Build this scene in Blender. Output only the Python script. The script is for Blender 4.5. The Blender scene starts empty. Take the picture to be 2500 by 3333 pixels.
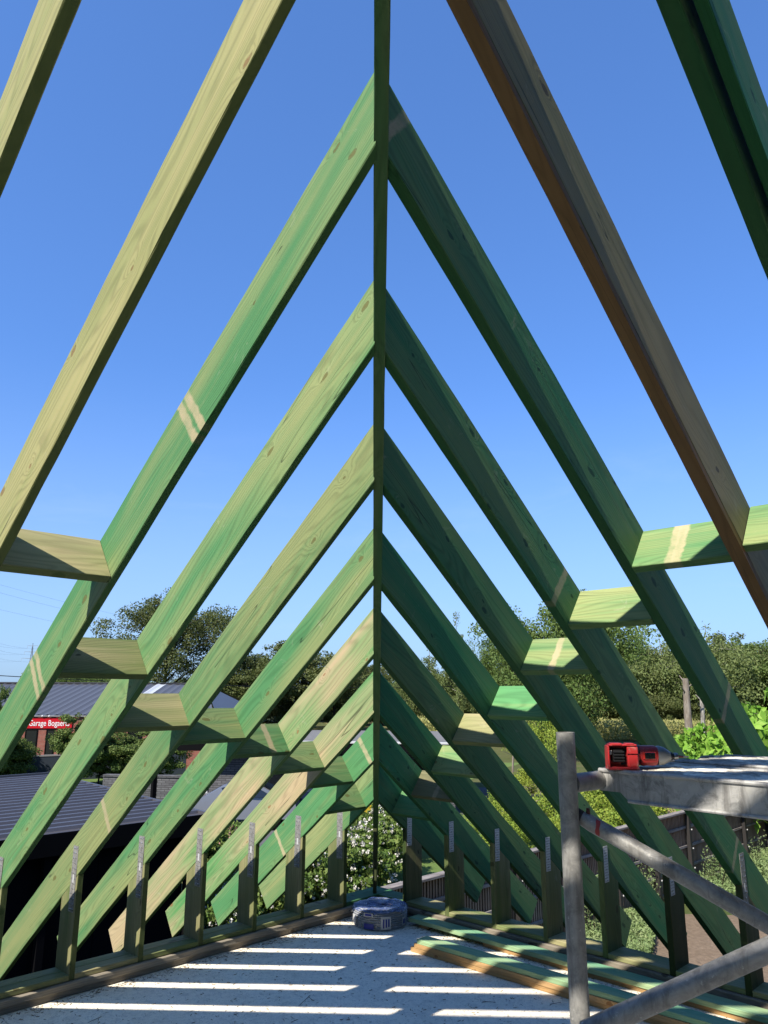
import bpy, math, random
import numpy as np
from mathutils import Vector, Matrix
S = bpy.context.scene
COL = S.collection
rnd = random.Random(7)

# ------------------------------------------------------------------ camera, sky, sun, exposure
CAM = Vector((4.2865, 4.2411, 1.4691))
CR = Vector((-0.69861, 0.71550, 0.00204)); CU = Vector((0.16836, 0.16161, 0.97239)); CF = Vector((-0.69541, -0.67966, 0.23336))
FPX = 2446.55
cd = bpy.data.cameras.new('camera'); cam = bpy.data.objects.new('camera', cd); COL.objects.link(cam)
cam.matrix_world = Matrix(((CR.x, CU.x, -CF.x, CAM.x), (CR.y, CU.y, -CF.y, CAM.y), (CR.z, CU.z, -CF.z, CAM.z), (0, 0, 0, 1)))
cd.sensor_fit = 'VERTICAL'; cd.sensor_height = 24; cd.lens = FPX / 3333 * 24; cd.clip_start = .05; cd.clip_end = 3000
S.camera = cam
SUN = Vector((1.05, .11, 1.0)).normalized()
EL = math.asin(SUN.z); AZ = math.atan2(SUN.x, SUN.y)          # azimuth from +Y clockwise
w = bpy.data.worlds.new('World'); S.world = w; w.use_nodes = True
wn = w.node_tree.nodes; wl = w.node_tree.links; wn.clear()
sky = wn.new('ShaderNodeTexSky'); sky.sky_type = 'NISHITA'; sky.sun_disc = False
sky.sun_elevation = EL; sky.sun_rotation = AZ; sky.altitude = 0; sky.air_density = 1.0; sky.dust_density = 1.1; sky.ozone_density = 4.5
bg = wn.new('ShaderNodeBackground'); bg.inputs['Strength'].default_value = .088
wo = wn.new('ShaderNodeOutputWorld')
# thin cirrus low above the horizon
tcw = wn.new('ShaderNodeTexCoord'); mpw = wn.new('ShaderNodeMapping'); mpw.inputs['Scale'].default_value = (2.2, 2.2, 9)
nzw = wn.new('ShaderNodeTexNoise'); nzw.inputs['Scale'].default_value = 1.6; nzw.inputs['Detail'].default_value = 8; nzw.inputs['Roughness'].default_value = .62; nzw.inputs['Distortion'].default_value = .6
rmw = wn.new('ShaderNodeMapRange'); rmw.inputs[1].default_value = .52; rmw.inputs[2].default_value = .85; rmw.inputs[3].default_value = 0; rmw.inputs[4].default_value = .45
sxw = wn.new('ShaderNodeSeparateXYZ'); hzw = wn.new('ShaderNodeMapRange'); hzw.inputs[1].default_value = .36; hzw.inputs[2].default_value = .05; hzw.inputs[3].default_value = 0; hzw.inputs[4].default_value = 1
mlw = wn.new('ShaderNodeMath'); mlw.operation = 'MULTIPLY'; mxw = wn.new('ShaderNodeMixRGB'); mxw.inputs[2].default_value = (3.6, 4.6, 6.0, 1)
wl.new(tcw.outputs['Generated'], mpw.inputs[0]); wl.new(mpw.outputs[0], nzw.inputs[0]); wl.new(nzw.outputs[0], rmw.inputs[0])
wl.new(tcw.outputs['Generated'], sxw.inputs[0]); wl.new(sxw.outputs[2], hzw.inputs[0]); wl.new(rmw.outputs[0], mlw.inputs[0]); wl.new(hzw.outputs[0], mlw.inputs[1])
gmw = wn.new('ShaderNodeGamma'); gmw.inputs[1].default_value = .72; tnw = wn.new('ShaderNodeMixRGB'); tnw.blend_type = 'MULTIPLY'; tnw.inputs[0].default_value = 1; tnw.inputs[2].default_value = (.75, 1.22, 2.0, 1)
wl.new(sky.outputs[0], gmw.inputs[0]); wl.new(gmw.outputs[0], tnw.inputs[1])
wl.new(mlw.outputs[0], mxw.inputs[0]); wl.new(tnw.outputs[0], mxw.inputs[1]); hz2 = wn.new('ShaderNodeMapRange'); hz2.interpolation_type = 'SMOOTHSTEP'; hz2.inputs[1].default_value = .42; hz2.inputs[2].default_value = -.02; hz2.inputs[3].default_value = 0; hz2.inputs[4].default_value = .5
mx2 = wn.new('ShaderNodeMixRGB'); mx2.inputs[2].default_value = (3.1, 4.1, 5.4, 1); wl.new(sxw.outputs[2], hz2.inputs[0]); wl.new(hz2.outputs[0], mx2.inputs[0]); wl.new(mxw.outputs[0], mx2.inputs[1]); wl.new(mx2.outputs[0], bg.inputs[0]); wl.new(bg.outputs[0], wo.inputs[0])
sd = bpy.data.lights.new('sun', 'SUN'); sd.energy = 5.0; sd.angle = math.radians(.53); sd.color = (1, .93, .82)
so = bpy.data.objects.new('sun', sd); COL.objects.link(so); so.location = (20, 2, 20)
so.rotation_mode = 'QUATERNION'; so.rotation_quaternion = SUN.to_track_quat('Z', 'Y')
S.view_settings.view_transform = 'Standard'; S.view_settings.look = 'None'; S.view_settings.exposure = 1.05; S.view_settings.gamma = 1; S.view_settings.use_curve_mapping = False
S.render.engine = 'CYCLES'

def ray(px, py):
    return (CF * FPX + CR * (px - 1250) - CU * (py - 1666.5)).normalized()
def atz(px, py, z):
    d = ray(px, py); return CAM + d * ((z - CAM.z) / d.z)
def far(px, dist, z):
    """point at horizontal distance dist in the bearing of column px, height z"""
    d = ray(px, 2254); h = math.hypot(d.x, d.y); return Vector((CAM.x + d.x / h * dist, CAM.y + d.y / h * dist, z))
GZ = -3.1
RH = Vector((-.6986, .7155, 0)).normalized()

# ------------------------------------------------------------------ object helpers
WM = {}
def obj(name, me, parent=None, M=None, kind=None, label=None, cat=None, group=None, mats=None):
    o = bpy.data.objects.new(name, me); COL.objects.link(o)
    M = M or Matrix.Identity(4)
    if parent is not None:
        o.parent = parent; o.matrix_basis = WM[parent.name].inverted() @ M
    else: o.matrix_basis = M
    WM[o.name] = M.copy()
    if kind: o['kind'] = kind
    if label: o['label'] = label
    if cat: o['category'] = cat
    if group: o['group'] = group
    if mats:
        for m in mats: me.materials.append(m)
    return o
def thing(name, loc, label, cat, group=None):
    return obj(name, None, None, Matrix.Translation(Vector(loc)), None, label, cat, group)
def mesh(name, V, F, mats=None, mi=None, smooth=False):
    me = bpy.data.meshes.new(name); me.from_pydata([tuple(v) for v in V], [], F)
    for m in mats or []: me.materials.append(m)
    if mi is not None: me.polygons.foreach_set('material_index', mi)
    if smooth: me.polygons.foreach_set('use_smooth', [True] * len(me.polygons))
    me.update(); return me
def quads_np(name, V, nq, mats, mi=None, extra=None):
    """V: (4*nq,3) array of quads"""
    me = bpy.data.meshes.new(name)
    me.vertices.add(len(V)); me.vertices.foreach_set('co', np.asarray(V, np.float32).ravel())
    me.loops.add(4 * nq); me.polygons.add(nq)
    me.polygons.foreach_set('loop_start', np.arange(0, 4 * nq, 4, dtype=np.int32))
    me.loops.foreach_set('vertex_index', np.arange(4 * nq, dtype=np.int32))
    for m in mats: me.materials.append(m)
    if mi is not None: me.polygons.foreach_set('material_index', mi)
    me.update(calc_edges=True); return me
class MB:
    def __init__(s): s.V = []; s.F = []; s.I = []
    def add(s, V, F, mi=0):
        n = len(s.V); s.V += [Vector(v) for v in V]; s.F += [[i + n for i in f] for f in F]; s.I += [mi] * len(F); return s
    def box(s, x0, x1, y0, y1, z0, z1, mi=0, M=None, bev=0):
        if bev:
            b = bev; V = []; F = []
            for z, k in ((z0, b), (z0 + b, 0), (z1 - b, 0), (z1, b)):
                V += [(x0 + b, y0 + k, z), (x1 - b, y0 + k, z), (x1 - k, y0 + b, z), (x1 - k, y1 - b, z), (x1 - b, y1 - k, z), (x0 + b, y1 - k, z), (x0 + k, y1 - b, z), (x0 + k, y0 + b, z)]
            for j in range(3):
                for i in range(8): F.append([j * 8 + i, j * 8 + (i + 1) % 8, j * 8 + 8 + (i + 1) % 8, j * 8 + 8 + i])
            F += [list(range(7, -1, -1)), list(range(24, 32))]
        else:
            V = [(x0, y0, z0), (x1, y0, z0), (x1, y1, z0), (x0, y1, z0), (x0, y0, z1), (x1, y0, z1), (x1, y1, z1), (x0, y1, z1)]
            F = [[0, 3, 2, 1], [4, 5, 6, 7], [0, 1, 5, 4], [1, 2, 6, 5], [2, 3, 7, 6], [3, 0, 4, 7]]
        if M: V = [M @ Vector(v) for v in V]
        return s.add(V, F, mi)
    def tube(s, P, R, n=12, mi=0, caps=True):
        P = [Vector(p) for p in P]; R = R if hasattr(R, '__len__') else [R] * len(P); V = []; F = []
        ref = None
        for i, p in enumerate(P):
            t = (P[min(i + 1, len(P) - 1)] - P[max(i - 1, 0)]).normalized()
            if ref is None: ref = t.orthogonal().normalized()
            a = (ref - t * ref.dot(t)).normalized(); ref = a; b = t.cross(a)
            for k in range(n):
                q = 2 * math.pi * k / n; V.append(p + (a * math.cos(q) + b * math.sin(q)) * R[i])
        for i in range(len(P) - 1):
            for k in range(n): F.append([i * n + k, i * n + (k + 1) % n, (i + 1) * n + (k + 1) % n, (i + 1) * n + k])
        if caps: F += [list(range(n - 1, -1, -1)), list(range((len(P) - 1) * n, len(P) * n))]
        return s.add(V, F, mi)
    def mesh(s, name, mats, smooth=False): return mesh(name, s.V, s.F, mats, s.I, smooth)
def smooth_by_angle(me, ang=40):
    import bmesh
    bm = bmesh.new(); bm.from_mesh(me); bm.normal_update()
    for f in bm.faces: f.smooth = True
    for e in bm.edges:
        if len(e.link_faces) == 2 and e.calc_face_angle(0) > math.radians(ang): e.smooth = False
    bm.to_mesh(me); bm.free()

# ------------------------------------------------------------------ materials
class NT:
    def __init__(s, name, rough=.7, spec=.3):
        s.m = bpy.data.materials.new(name); s.m.use_nodes = True; s.t = s.m.node_tree; s.N = s.t.nodes
        s.b = s.N['Principled BSDF']; s.b.inputs['Roughness'].default_value = rough; s.b.inputs['Specular IOR Level'].default_value = spec
    def n(s, typ, **k):
        x = s.N.new('ShaderNode' + typ)
        for a, v in k.items():
            if a.startswith('i_'):
                key = a[2:]; key = int(key) if key.isdigit() else key.replace('_', ' ')
                if isinstance(v, bpy.types.NodeSocket): s.t.links.new(v, x.inputs[key])
                else: x.inputs[key].default_value = v
            else: setattr(x, a, v)
        return x
    def link(s, a, b): s.t.links.new(a, b)
    def math(s, op, a, b=0.0, c=0.0, clamp=False):
        x = s.n('Math', operation=op, use_clamp=clamp)
        for i, v in enumerate((a, b, c)):
            if isinstance(v, bpy.types.NodeSocket): s.link(v, x.inputs[i])
            else: x.inputs[i].default_value = v
        return x.outputs[0]
    def mr(s, v, a, b, c=0., d=1.):
        return s.n('MapRange', i_0=v, i_1=a, i_2=b, i_3=c, i_4=d).outputs[0]
    def mix(s, f, a, b, mode='MIX'):
        x = s.n('MixRGB', blend_type=mode)
        for i, v in ((0, f), (1, a), (2, b)):
            if isinstance(v, bpy.types.NodeSocket): s.link(v, x.inputs[i])
            else: x.inputs[i].default_value = v if i == 0 else (*v, 1)
        return x.outputs[0]
    def noise(s, vec, scale, detail=4, rough=.55, dist=0., sc=(1, 1, 1), off=None):
        mp = s.n('Mapping'); mp.inputs['Scale'].default_value = sc
        s.link(vec, mp.inputs[0])
        if off is not None: s.link(off, mp.inputs['Location'])
        x = s.n('TexNoise'); x.inputs['Scale'].default_value = scale; x.inputs['Detail'].default_value = detail; x.inputs['Roughness'].default_value = rough; x.inputs['Distortion'].default_value = dist
        s.link(mp.outputs[0], x.inputs['Vector']); return x.outputs[0]
    def obj(s): return s.n('TexCoord').outputs['Object']
    def pos(s): return s.n('NewGeometry').outputs['Position']
    def attr(s, name): return s.n('Attribute', attribute_type='OBJECT', attribute_name=name).outputs['Fac']
    def rand(s): return s.n('ObjectInfo').outputs['Random']
    def bump(s, h, strength=.3, dist=.002):
        x = s.n('Bump'); x.inputs['Strength'].default_value = strength; x.inputs['Distance'].default_value = dist; s.link(h, x.inputs['Height']); s.link(x.outputs[0], s.b.inputs['Normal'])
    def base(s, c, k=.55):
        if isinstance(c, bpy.types.NodeSocket):
            x = s.n('MixRGB', blend_type='MULTIPLY'); x.inputs[0].default_value = 1; x.inputs[2].default_value = (k, k, k, 1); s.link(c, x.inputs[1]); s.link(x.outputs[0], s.b.inputs['Base Color'])
        else: s.b.inputs['Base Color'].default_value = (c[0] * k, c[1] * k, c[2] * k, 1)
        return s.m
def flat(name, c, rough=.6, metal=0, spec=.4):
    m = NT(name, rough, spec); m.base(c); m.b.inputs['Metallic'].default_value = metal; return m.m

def wood(name, green, tan, dark, amt=1.0):
    """sawn softwood: X = length, Z = wide direction.  Object properties tint, tone, band, bandb steer each board"""
    m = NT(name, .68, .12); oc = m.obj(); r = m.rand()
    off = m.n('CombineXYZ', i_0=m.math('MULTIPLY', r, 37.), i_1=m.math('MULTIPLY', r, 11.), i_2=m.math('MULTIPLY', r, 23.)).outputs[0]
    P = m.n('VectorMath', operation='ADD'); m.link(oc, P.inputs[0]); m.link(off, P.inputs[1]); P = P.outputs[0]
    # knots
    sP = m.n('SeparateXYZ'); m.link(P, sP.inputs[0]); mp = m.n('CombineXYZ', i_0=sP.outputs[0], i_1=m.math('ADD', m.math('MULTIPLY', sP.outputs[2], 2.1), m.math('MULTIPLY', sP.outputs[1], .6)))
    vo = m.n('TexVoronoi', voronoi_dimensions='2D', i_Scale=3.3); vo.inputs['Randomness'].default_value = .95; wob = m.n('VectorMath', operation='MULTIPLY_ADD', i_1=(.05, .05, .05)); m.link(m.n('TexNoise', i_Scale=22., i_Vector=P).outputs['Color'], wob.inputs[0]); m.link(mp.outputs[0], wob.inputs[2]); m.link(wob.outputs[0], vo.inputs['Vector'])
    dk = vo.outputs['Distance']; rk = m.n('SeparateColor'); m.link(vo.outputs['Color'], rk.inputs[0])
    has = m.math('GREATER_THAN', rk.outputs[0], .5)
    size = m.mr(rk.outputs[1], 0, 1, .028, .078)
    kn = m.math('MULTIPLY', m.n('MapRange', interpolation_type='SMOOTHSTEP', i_0=dk, i_1=size, i_2=m.math('MULTIPLY', size, .72), i_3=0., i_4=1.).outputs[0], has)
    halo = m.math('MULTIPLY', m.math('POWER', m.mr(dk, 0, .34, 1, 0), 2.2), has)
    # grain
    sx = m.n('SeparateXYZ'); m.link(oc, sx.inputs[0])
    n1 = m.noise(P, 1.0, 2, .45, .1, (.45, 4.5, 4.5)); n2 = m.noise(P, 1.0, 2, .5, 0, (2.2, 7, 7))
    g = m.math('ADD', m.math('MULTIPLY', sx.outputs[2], 60.), m.math('MULTIPLY', sx.outputs[1], 30.))
    g = m.math('ADD', g, m.math('MULTIPLY', n1, 30.)); g = m.math('ADD', g, m.math('MULTIPLY', n2, 2.0)); g = m.math('ADD', g, m.math('MULTIPLY', halo, 4.5))
    wv = m.math('SINE', m.math('MULTIPLY', g, 6.5)); ring = m.math('POWER', m.mr(wv, -1, 1, 0, 1), 2.2)
    fine = m.noise(P, 1, 3, .6, 0, (5, 260, 260)); streak = m.noise(P, 1, 4, .6, .1, (.55, 24, 24)); patch = m.noise(P, 1.3, 2, .5, .2, (.8, 3.5, 3.5))
    tint = m.attr('tint'); tone = m.attr('tone')
    # how much green dye the wood took up
    f = m.math('ADD', m.math('MULTIPLY', m.math('SUBTRACT', patch, .5), 2.3), m.math('MULTIPLY', m.math('SUBTRACT', streak, .5), 1.6))
    f = m.math('ADD', f, tint, clamp=True)
    f = m.math('SUBTRACT', f, m.math('MULTIPLY', halo, .12), clamp=True)
    c = m.mix(f, tan, green)
    c = m.mix(m.math('MULTIPLY', ring, .52 * amt), c, m.mix(f, tuple(x * .55 for x in tan), tuple(x * .52 for x in green)))
    c = m.mix(m.mr(fine, .35, .75, 0, .28 * amt), c, m.mix(f, tuple(min(1, x * 1.35) for x in tan), tuple(min(1, x * 1.5) for x in green)))
    pale = m.math('MULTIPLY', m.mr(m.noise(P, 1, 3, .5, .5, (1.5, 55, 55)), .68, .76, 0, 1), .45 * amt)
    c = m.mix(pale, c, tuple(min(1, x * 1.25 + .05) for x in tan))
    c = m.mix(m.math('MULTIPLY', kn, .75), c, dark)
    ringk = m.math('MULTIPLY', m.math('MULTIPLY', m.mr(m.math('ABSOLUTE', m.math('SUBTRACT', dk, m.math('MULTIPLY', size, .95))), 0, .008, 1, 0), has), .7)
    c = m.mix(ringk, c, tuple(x * .5 for x in dark))
    # pale bands where a lath kept the dye off
    slant = m.math('SUBTRACT', sx.outputs[0], m.math('MULTIPLY', sx.outputs[2], 0.0))
    rag = m.math('MULTIPLY', m.math('SUBTRACT', m.noise(P, 25, 4, .7), .5), .03)
    for a, wd in (('band', .015), ('bandb', .013)):
        e = m.math('SUBTRACT', m.math('ADD', slant, rag), m.attr(a))
        d = m.math('MINIMUM', m.math('ABSOLUTE', e), m.math('ABSOLUTE', m.math('SUBTRACT', e, m.attr('dbl'))))
        c = m.mix(m.math('MULTIPLY', m.mr(d, wd - .003, wd + .006, 1, 0), m.mr(m.noise(P, 12, 4, .7), .3, .6, .35, .85)), c, (.50, .42, .26))
    # scuffs
    sc = m.math('MULTIPLY', m.mr(m.noise(P, 9, 5, .7, 1.), .63, .72, 0, 1), .25)
    c = m.mix(sc, c, (.5, .47, .36))
    # drying cracks
    ck = m.mr(m.math('ABSOLUTE', m.math('SUBTRACT', m.noise(P, 1, 2, .5, .2, (.35, 9, 9)), .55)), 0, .0035, 1, 0)
    ck = m.math('MULTIPLY', ck, m.math('GREATER_THAN', m.noise(P, .9, 1, .5), .55)); c = m.mix(m.math('MULTIPLY', ck, .75), c, (.02, .025, .015))
    # narrow edges darkened in colour to deepen the shade on undersides and stud faces
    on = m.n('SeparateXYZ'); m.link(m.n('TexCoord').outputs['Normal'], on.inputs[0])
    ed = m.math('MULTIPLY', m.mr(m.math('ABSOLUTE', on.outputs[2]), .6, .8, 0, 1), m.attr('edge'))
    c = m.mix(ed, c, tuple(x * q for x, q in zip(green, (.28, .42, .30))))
    c = m.mix(1.0, c, m.n('CombineXYZ', i_0=tone, i_1=tone, i_2=tone).outputs[0], 'MULTIPLY')
    h = m.math('SUBTRACT', m.math('ADD', m.math('MULTIPLY', ring, .5), fine), m.math('MULTIPLY', ck, 3.))
    m.bump(h, .35, .0012); m.link(m.mr(fine, 0, 1, .5, .8), m.b.inputs['Roughness'])
    return m.base(c)
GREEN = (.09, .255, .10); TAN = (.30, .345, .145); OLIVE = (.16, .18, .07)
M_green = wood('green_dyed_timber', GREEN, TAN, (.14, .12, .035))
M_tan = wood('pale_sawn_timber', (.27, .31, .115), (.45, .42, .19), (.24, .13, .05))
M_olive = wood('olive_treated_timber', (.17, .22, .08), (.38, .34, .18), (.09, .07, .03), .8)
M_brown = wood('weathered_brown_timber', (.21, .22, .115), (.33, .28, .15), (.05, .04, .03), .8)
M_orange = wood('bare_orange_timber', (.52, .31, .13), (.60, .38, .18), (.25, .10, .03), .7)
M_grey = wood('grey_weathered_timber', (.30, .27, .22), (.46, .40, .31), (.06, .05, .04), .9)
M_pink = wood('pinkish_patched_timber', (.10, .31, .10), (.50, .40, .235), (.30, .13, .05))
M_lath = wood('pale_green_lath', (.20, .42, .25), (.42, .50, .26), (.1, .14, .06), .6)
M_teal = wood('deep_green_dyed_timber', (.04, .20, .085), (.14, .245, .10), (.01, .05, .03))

def galv(name='galvanised_steel', c=(.43, .42, .39)):
    m = NT(name, .42, .5); p = m.obj(); m.b.inputs['Metallic'].default_value = .25
    v = m.n('TexVoronoi', i_Scale=60.); m.link(p, v.inputs['Vector']); sp = m.n('SeparateColor'); m.link(v.outputs['Color'], sp.inputs[0])
    n = m.noise(p, 17, 8, .75, .8); st = m.noise(p, 26, 5, .7, .5, (1, 1, .12))
    cc = m.mix(m.mr(sp.outputs[0], 0, 1, 0, .5), c, tuple(x * .75 for x in c)); cc = m.mix(m.mr(n, .5, .68, 0, .6), cc, (.58, .57, .52)); cc = m.mix(m.mr(n, .5, .34, 0, .85), cc, (.18, .18, .175)); cc = m.mix(m.mr(st, .5, .66, 0, .75), cc, (.17, .16, .145)); cc = m.mix(m.mr(m.noise(p, 60, 4, .7), .62, .7, 0, .6), cc, (.75, .73, .68))
    m.link(m.mr(n, .3, .7, .35, .62), m.b.inputs['Roughness']); m.bump(n, .15, .001); return m.base(cc)
M_galv = galv(); M_galv2 = galv('dull_galvanised_steel', (.38, .37, .345))
M_rail = galv('bright_galvanised_channel', (.62, .61, .58)); M_plate = flat('connector_plate_zinc', (.78, .79, .80), .45, .3); M_nail = flat('nail_head_steel', (.75, .75, .75), .25, .9); M_hole = flat('punched_hole_shadow', (.03, .03, .03), .8)
def deckwood():
    m = NT('worn_deck_plywood', .8, .2); p = m.obj()
    st = m.noise(p, 1, 6, .7, .8, (60, 6, 30)); b = m.noise(p, 7, 6, .7, .5); c = m.mix(m.mr(st, .35, .65), (.16, .15, .13), (.55, .52, .45)); c = m.mix(m.mr(b, .48, .56, 0, .85), c, (.85, .80, .68)); m.bump(m.math('ADD', st, b), .9, .006); return m.base(c, .9)
M_deck = deckwood()
def floor_mat():
    m = NT('dusty_pale_floor', .9, .15); p = m.obj()
    a = m.noise(p, 2.2, 6, .6); b = m.noise(p, 60, 6, .8, 1.4); d = m.noise(p, 300, 3, .7); e = m.noise(p, 14, 6, .7, .5)
    c = m.mix(m.mr(a, .3, .7), (.84, .76, .61), (.94, .86, .70)); c = m.mix(m.mr(e, .5, .66, 0, .4), c, (.40, .38, .33))
    c = m.mix(m.mr(b, .52, .62, 0, .8), c, (.34, .33, .30)); c = m.mix(m.mr(m.noise(p, 28, 4, .7, 2.), .62, .68, 0, .7), c, (.16, .13, .09)); c = m.mix(m.mr(d, .35, .65, 0, .3), c, (.75, .74, .70)); m.bump(m.math('ADD', b, d), .7, .003); return m.base(c, .86)
M_floor = floor_mat()
def ground_mat(name, c1, c2, c3, s=.5, fs=30, bumpd=.03):
    m = NT(name, .95, .1); p = m.pos()
    a = m.noise(p, s, 5, .6); b = m.noise(p, s * 7, 5, .65); f = m.noise(p, fs, 4, .7)
    c = m.mix(m.mr(a, .35, .65), c1, c2); c = m.mix(m.mr(b, .45, .7, 0, .7), c, c3); c = m.mix(m.mr(f, .35, .7, 0, .55), c, tuple(x * .45 for x in c1)); m.bump(f, .6, bumpd); return m.base(c)
M_ground = ground_mat('rough_meadow', (.10, .14, .04), (.16, .17, .06), (.22, .18, .09), .12, 9)
M_lawn = ground_mat('mown_lawn', (.17, .27, .07), (.20, .30, .08), (.26, .31, .11), .6, 45, .02)
M_soil = ground_mat('dry_brown_soil', (.30, .22, .15), (.36, .27, .19), (.24, .17, .12), 1.2, 14, .06)
M_sand = ground_mat('pale_sandy_soil', (.42, .34, .23), (.48, .39, .27), (.3, .26, .15), .8, 12, .05)
M_straw = ground_mat('straw_heap', (.50, .38, .18), (.56, .43, .22), (.3, .24, .12), 3., 40, .04)
M_pave = ground_mat('grey_driveway', (.16, .165, .17), (.2, .2, .2), (.12, .12, .12), .5, 25, .01)
M_maize = ground_mat('ripe_field', (.34, .30, .13), (.30, .30, .12), (.2, .22, .08), .2, 4, .1)

def leaf_mat(name, c1, c2, c3, trans=.25):
    m = NT(name, .6, .15); p = m.pos(); a = m.noise(p, .7, 3, .6); b = m.noise(p, 9, 2, .6); g = m.n('NewGeometry')
    r = m.n('TexWhiteNoise', noise_dimensions='3D'); sn = m.n('VectorMath', operation='SNAP'); m.link(p, sn.inputs[0]); sn.inputs[1].default_value = (.13, .13, .13); m.link(sn.outputs[0], r.inputs['Vector'])
    c = m.mix(m.mr(a, .35, .65), c1, c2); c = m.mix(m.mr(r.outputs[0], .4, 1, 0, .7), c, c3)
    tr = m.n('BsdfTranslucent'); m.link(m.mix(.5, c, (.25, .35, .05), 'MIX'), tr.inputs[0]); ms = m.n('MixShader'); ms.inputs[0].default_value = trans
    m.link(m.b.outputs[0], ms.inputs[1]); m.link(tr.outputs[0], ms.inputs[2]); out = [n for n in m.N if n.type == 'OUTPUT_MATERIAL'][0]; m.link(ms.outputs[0], out.inputs[0])
    return m.base(c, 1.0)
L_oak = leaf_mat('dark_oak_leaves', (.045, .065, .02), (.07, .085, .026), (.11, .11, .04), .15)
L_wood = leaf_mat('woodland_leaves', (.05, .095, .022), (.085, .13, .032), (.13, .16, .05), .2)
L_birch = leaf_mat('birch_leaves', (.09, .125, .04), (.12, .15, .05), (.15, .17, .065), .25)
L_lime = leaf_mat('bright_catalpa_leaves', (.11, .24, .025), (.16, .31, .035), (.26, .38, .07), .3)
L_laurel = leaf_mat('laurel_leaves', (.05, .085, .02), (.08, .12, .03), (.16, .19, .06), .15)
L_shrub = leaf_mat('yellow_green_shrub_leaves', (.14, .22, .035), (.20, .26, .04), (.30, .32, .05), .3)
L_hyd = leaf_mat('hydrangea_leaves', (.055, .10, .02), (.09, .14, .03), (.16, .19, .05), .2)
L_weed = leaf_mat('grey_green_weeds', (.13, .19, .07), (.17, .23, .09), (.24, .28, .13), .2)
M_petal = flat('white_petals', (.80, .77, .68), .6); M_petal2 = flat('pink_petals', (.55, .25, .25), .6); M_yellow = flat('yellow_flowers', (.7, .6, .05), .6)
def bark(name, c1, c2):
    m = NT(name, .9, .1); p = m.obj(); n = m.noise(p, 3, 6, .7, .4, (3, 3, .6)); return (m.bump(n, .6, .05), m.base(m.mix(m.mr(n, .4, .6), c1, c2)))[1]
M_bark = bark('dark_bark', (.035, .028, .02), (.09, .075, .06)); M_bbark = bark('birch_bark', (.50, .48, .43), (.16, .14, .12)); M_gbark = bark('grey_bark', (.22, .18, .14), (.34, .30, .25))

# ------------------------------------------------------------------ roof geometry (corner at origin, left wall along +X, right wall along +Y)
PIT = .6655; cp, sp = math.cos(PIT), math.sin(PIT); TP = math.tan(PIT)
H = .5115; D = .1905; W = .0295; SD = .175; ZP = .027; ZF = -.07
HO = .036; HH = W / 2 * math.sqrt(2)                     # hip offset and half thickness measured along an axis
def frame(O, X, Z):
    X = Vector(X).normalized(); Z = Vector(Z).normalized(); Y = Z.cross(X)
    return Matrix(((X.x, Y.x, Z.x, O[0]), (X.y, Y.y, Z.y, O[1]), (X.z, Y.z, Z.z, O[2]), (0, 0, 0, 1)))
def board(name, M, f0, f1, a0, a1, d0, d1, mat, parent=None, seg=.12, jit=.0007, bow=.0018, cham=.0025, tint=.5, tone=1., band=-99., bandb=-99., dbl=0., edge=.8, seed=None, **kw):
    """prism along local X; f0/f1 give the two end positions as functions of (a,d) or numbers"""
    r = random.Random(seed if seed is not None else rnd.random())
    c = cham
    sec = [(a0 + c, d0), (a1 - c, d0), (a1, d0 + c), (a1, (d0 + d1) / 2), (a1, d1 - c), (a1 - c, d1), (a0 + c, d1), (a0, d1 - c), (a0, (d0 + d1) / 2), (a0, d0 + c)]
    g0 = f0 if callable(f0) else (lambda a, d: f0); g1 = f1 if callable(f1) else (lambda a, d: f1)
    L = abs(g1(a0, d0) - g0(a0, d0)); n = max(1, int(L / seg)); ph = r.random() * 6; V = []; F = []; k = len(sec)
    for i in range(n + 1):
        t = i / n; bz = bow * math.sin(t * 3.3 + ph) * min(1, L); by = bow * math.cos(t * 2.7 + ph) * min(1, L)
        if L < .6: bz = by = 0
        e = 0 if i in (0, n) else 1
        for a, d in sec:
            x = g0(a, d) * (1 - t) + g1(a, d) * t
            V.append((x, a + by + e * r.uniform(-jit, jit), d + bz + e * r.uniform(-jit, jit)))
    for i in range(n):
        for j in range(k): F.append([i * k + j, i * k + (j + 1) % k, (i + 1) * k + (j + 1) % k, (i + 1) * k + j])
    F += [list(range(k - 1, -1, -1)), list(range(n * k, (n + 1) * k))]
    me = mesh(name, V, F, [mat]); o = obj(name, me, parent, M, **kw)
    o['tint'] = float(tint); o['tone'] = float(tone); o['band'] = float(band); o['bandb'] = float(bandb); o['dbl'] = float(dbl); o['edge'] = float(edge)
    return o

SLs = {1: 3.861, 2: 3.473, 3: 3.079, 4: 2.687, 5: 2.296, 6: 1.906, 7: 1.517, 8: 1.126, 9: .736, 10: .347}
SRs = {1: 3.80, 2: 3.412, 3: 3.019, 4: 2.623, 5: 2.233, 6: 1.840, 7: 1.447, 8: 1.061, 9: .671, 10: .279}
for i in range(0, -24, -1): SLs[i] = 3.861 + .391 * (1 - i)
for i in range(0, -12, -1): SRs[i] = 3.80 + .391 * (1 - i)
NR = 4.65                                                     # half width of the house: the ridge runs at y = NR
roof = thing('roof_frame', (0, 0, 0), 'open hip roof frame of green dyed rafters meeting at the tall hip in the middle', 'roof frame')
TL = {7: -1.282, 8: -1.184, 9: -1.20, 10: -1.104}; TR = {10: -1.035, 9: -1.21, 8: -1.2}
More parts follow.
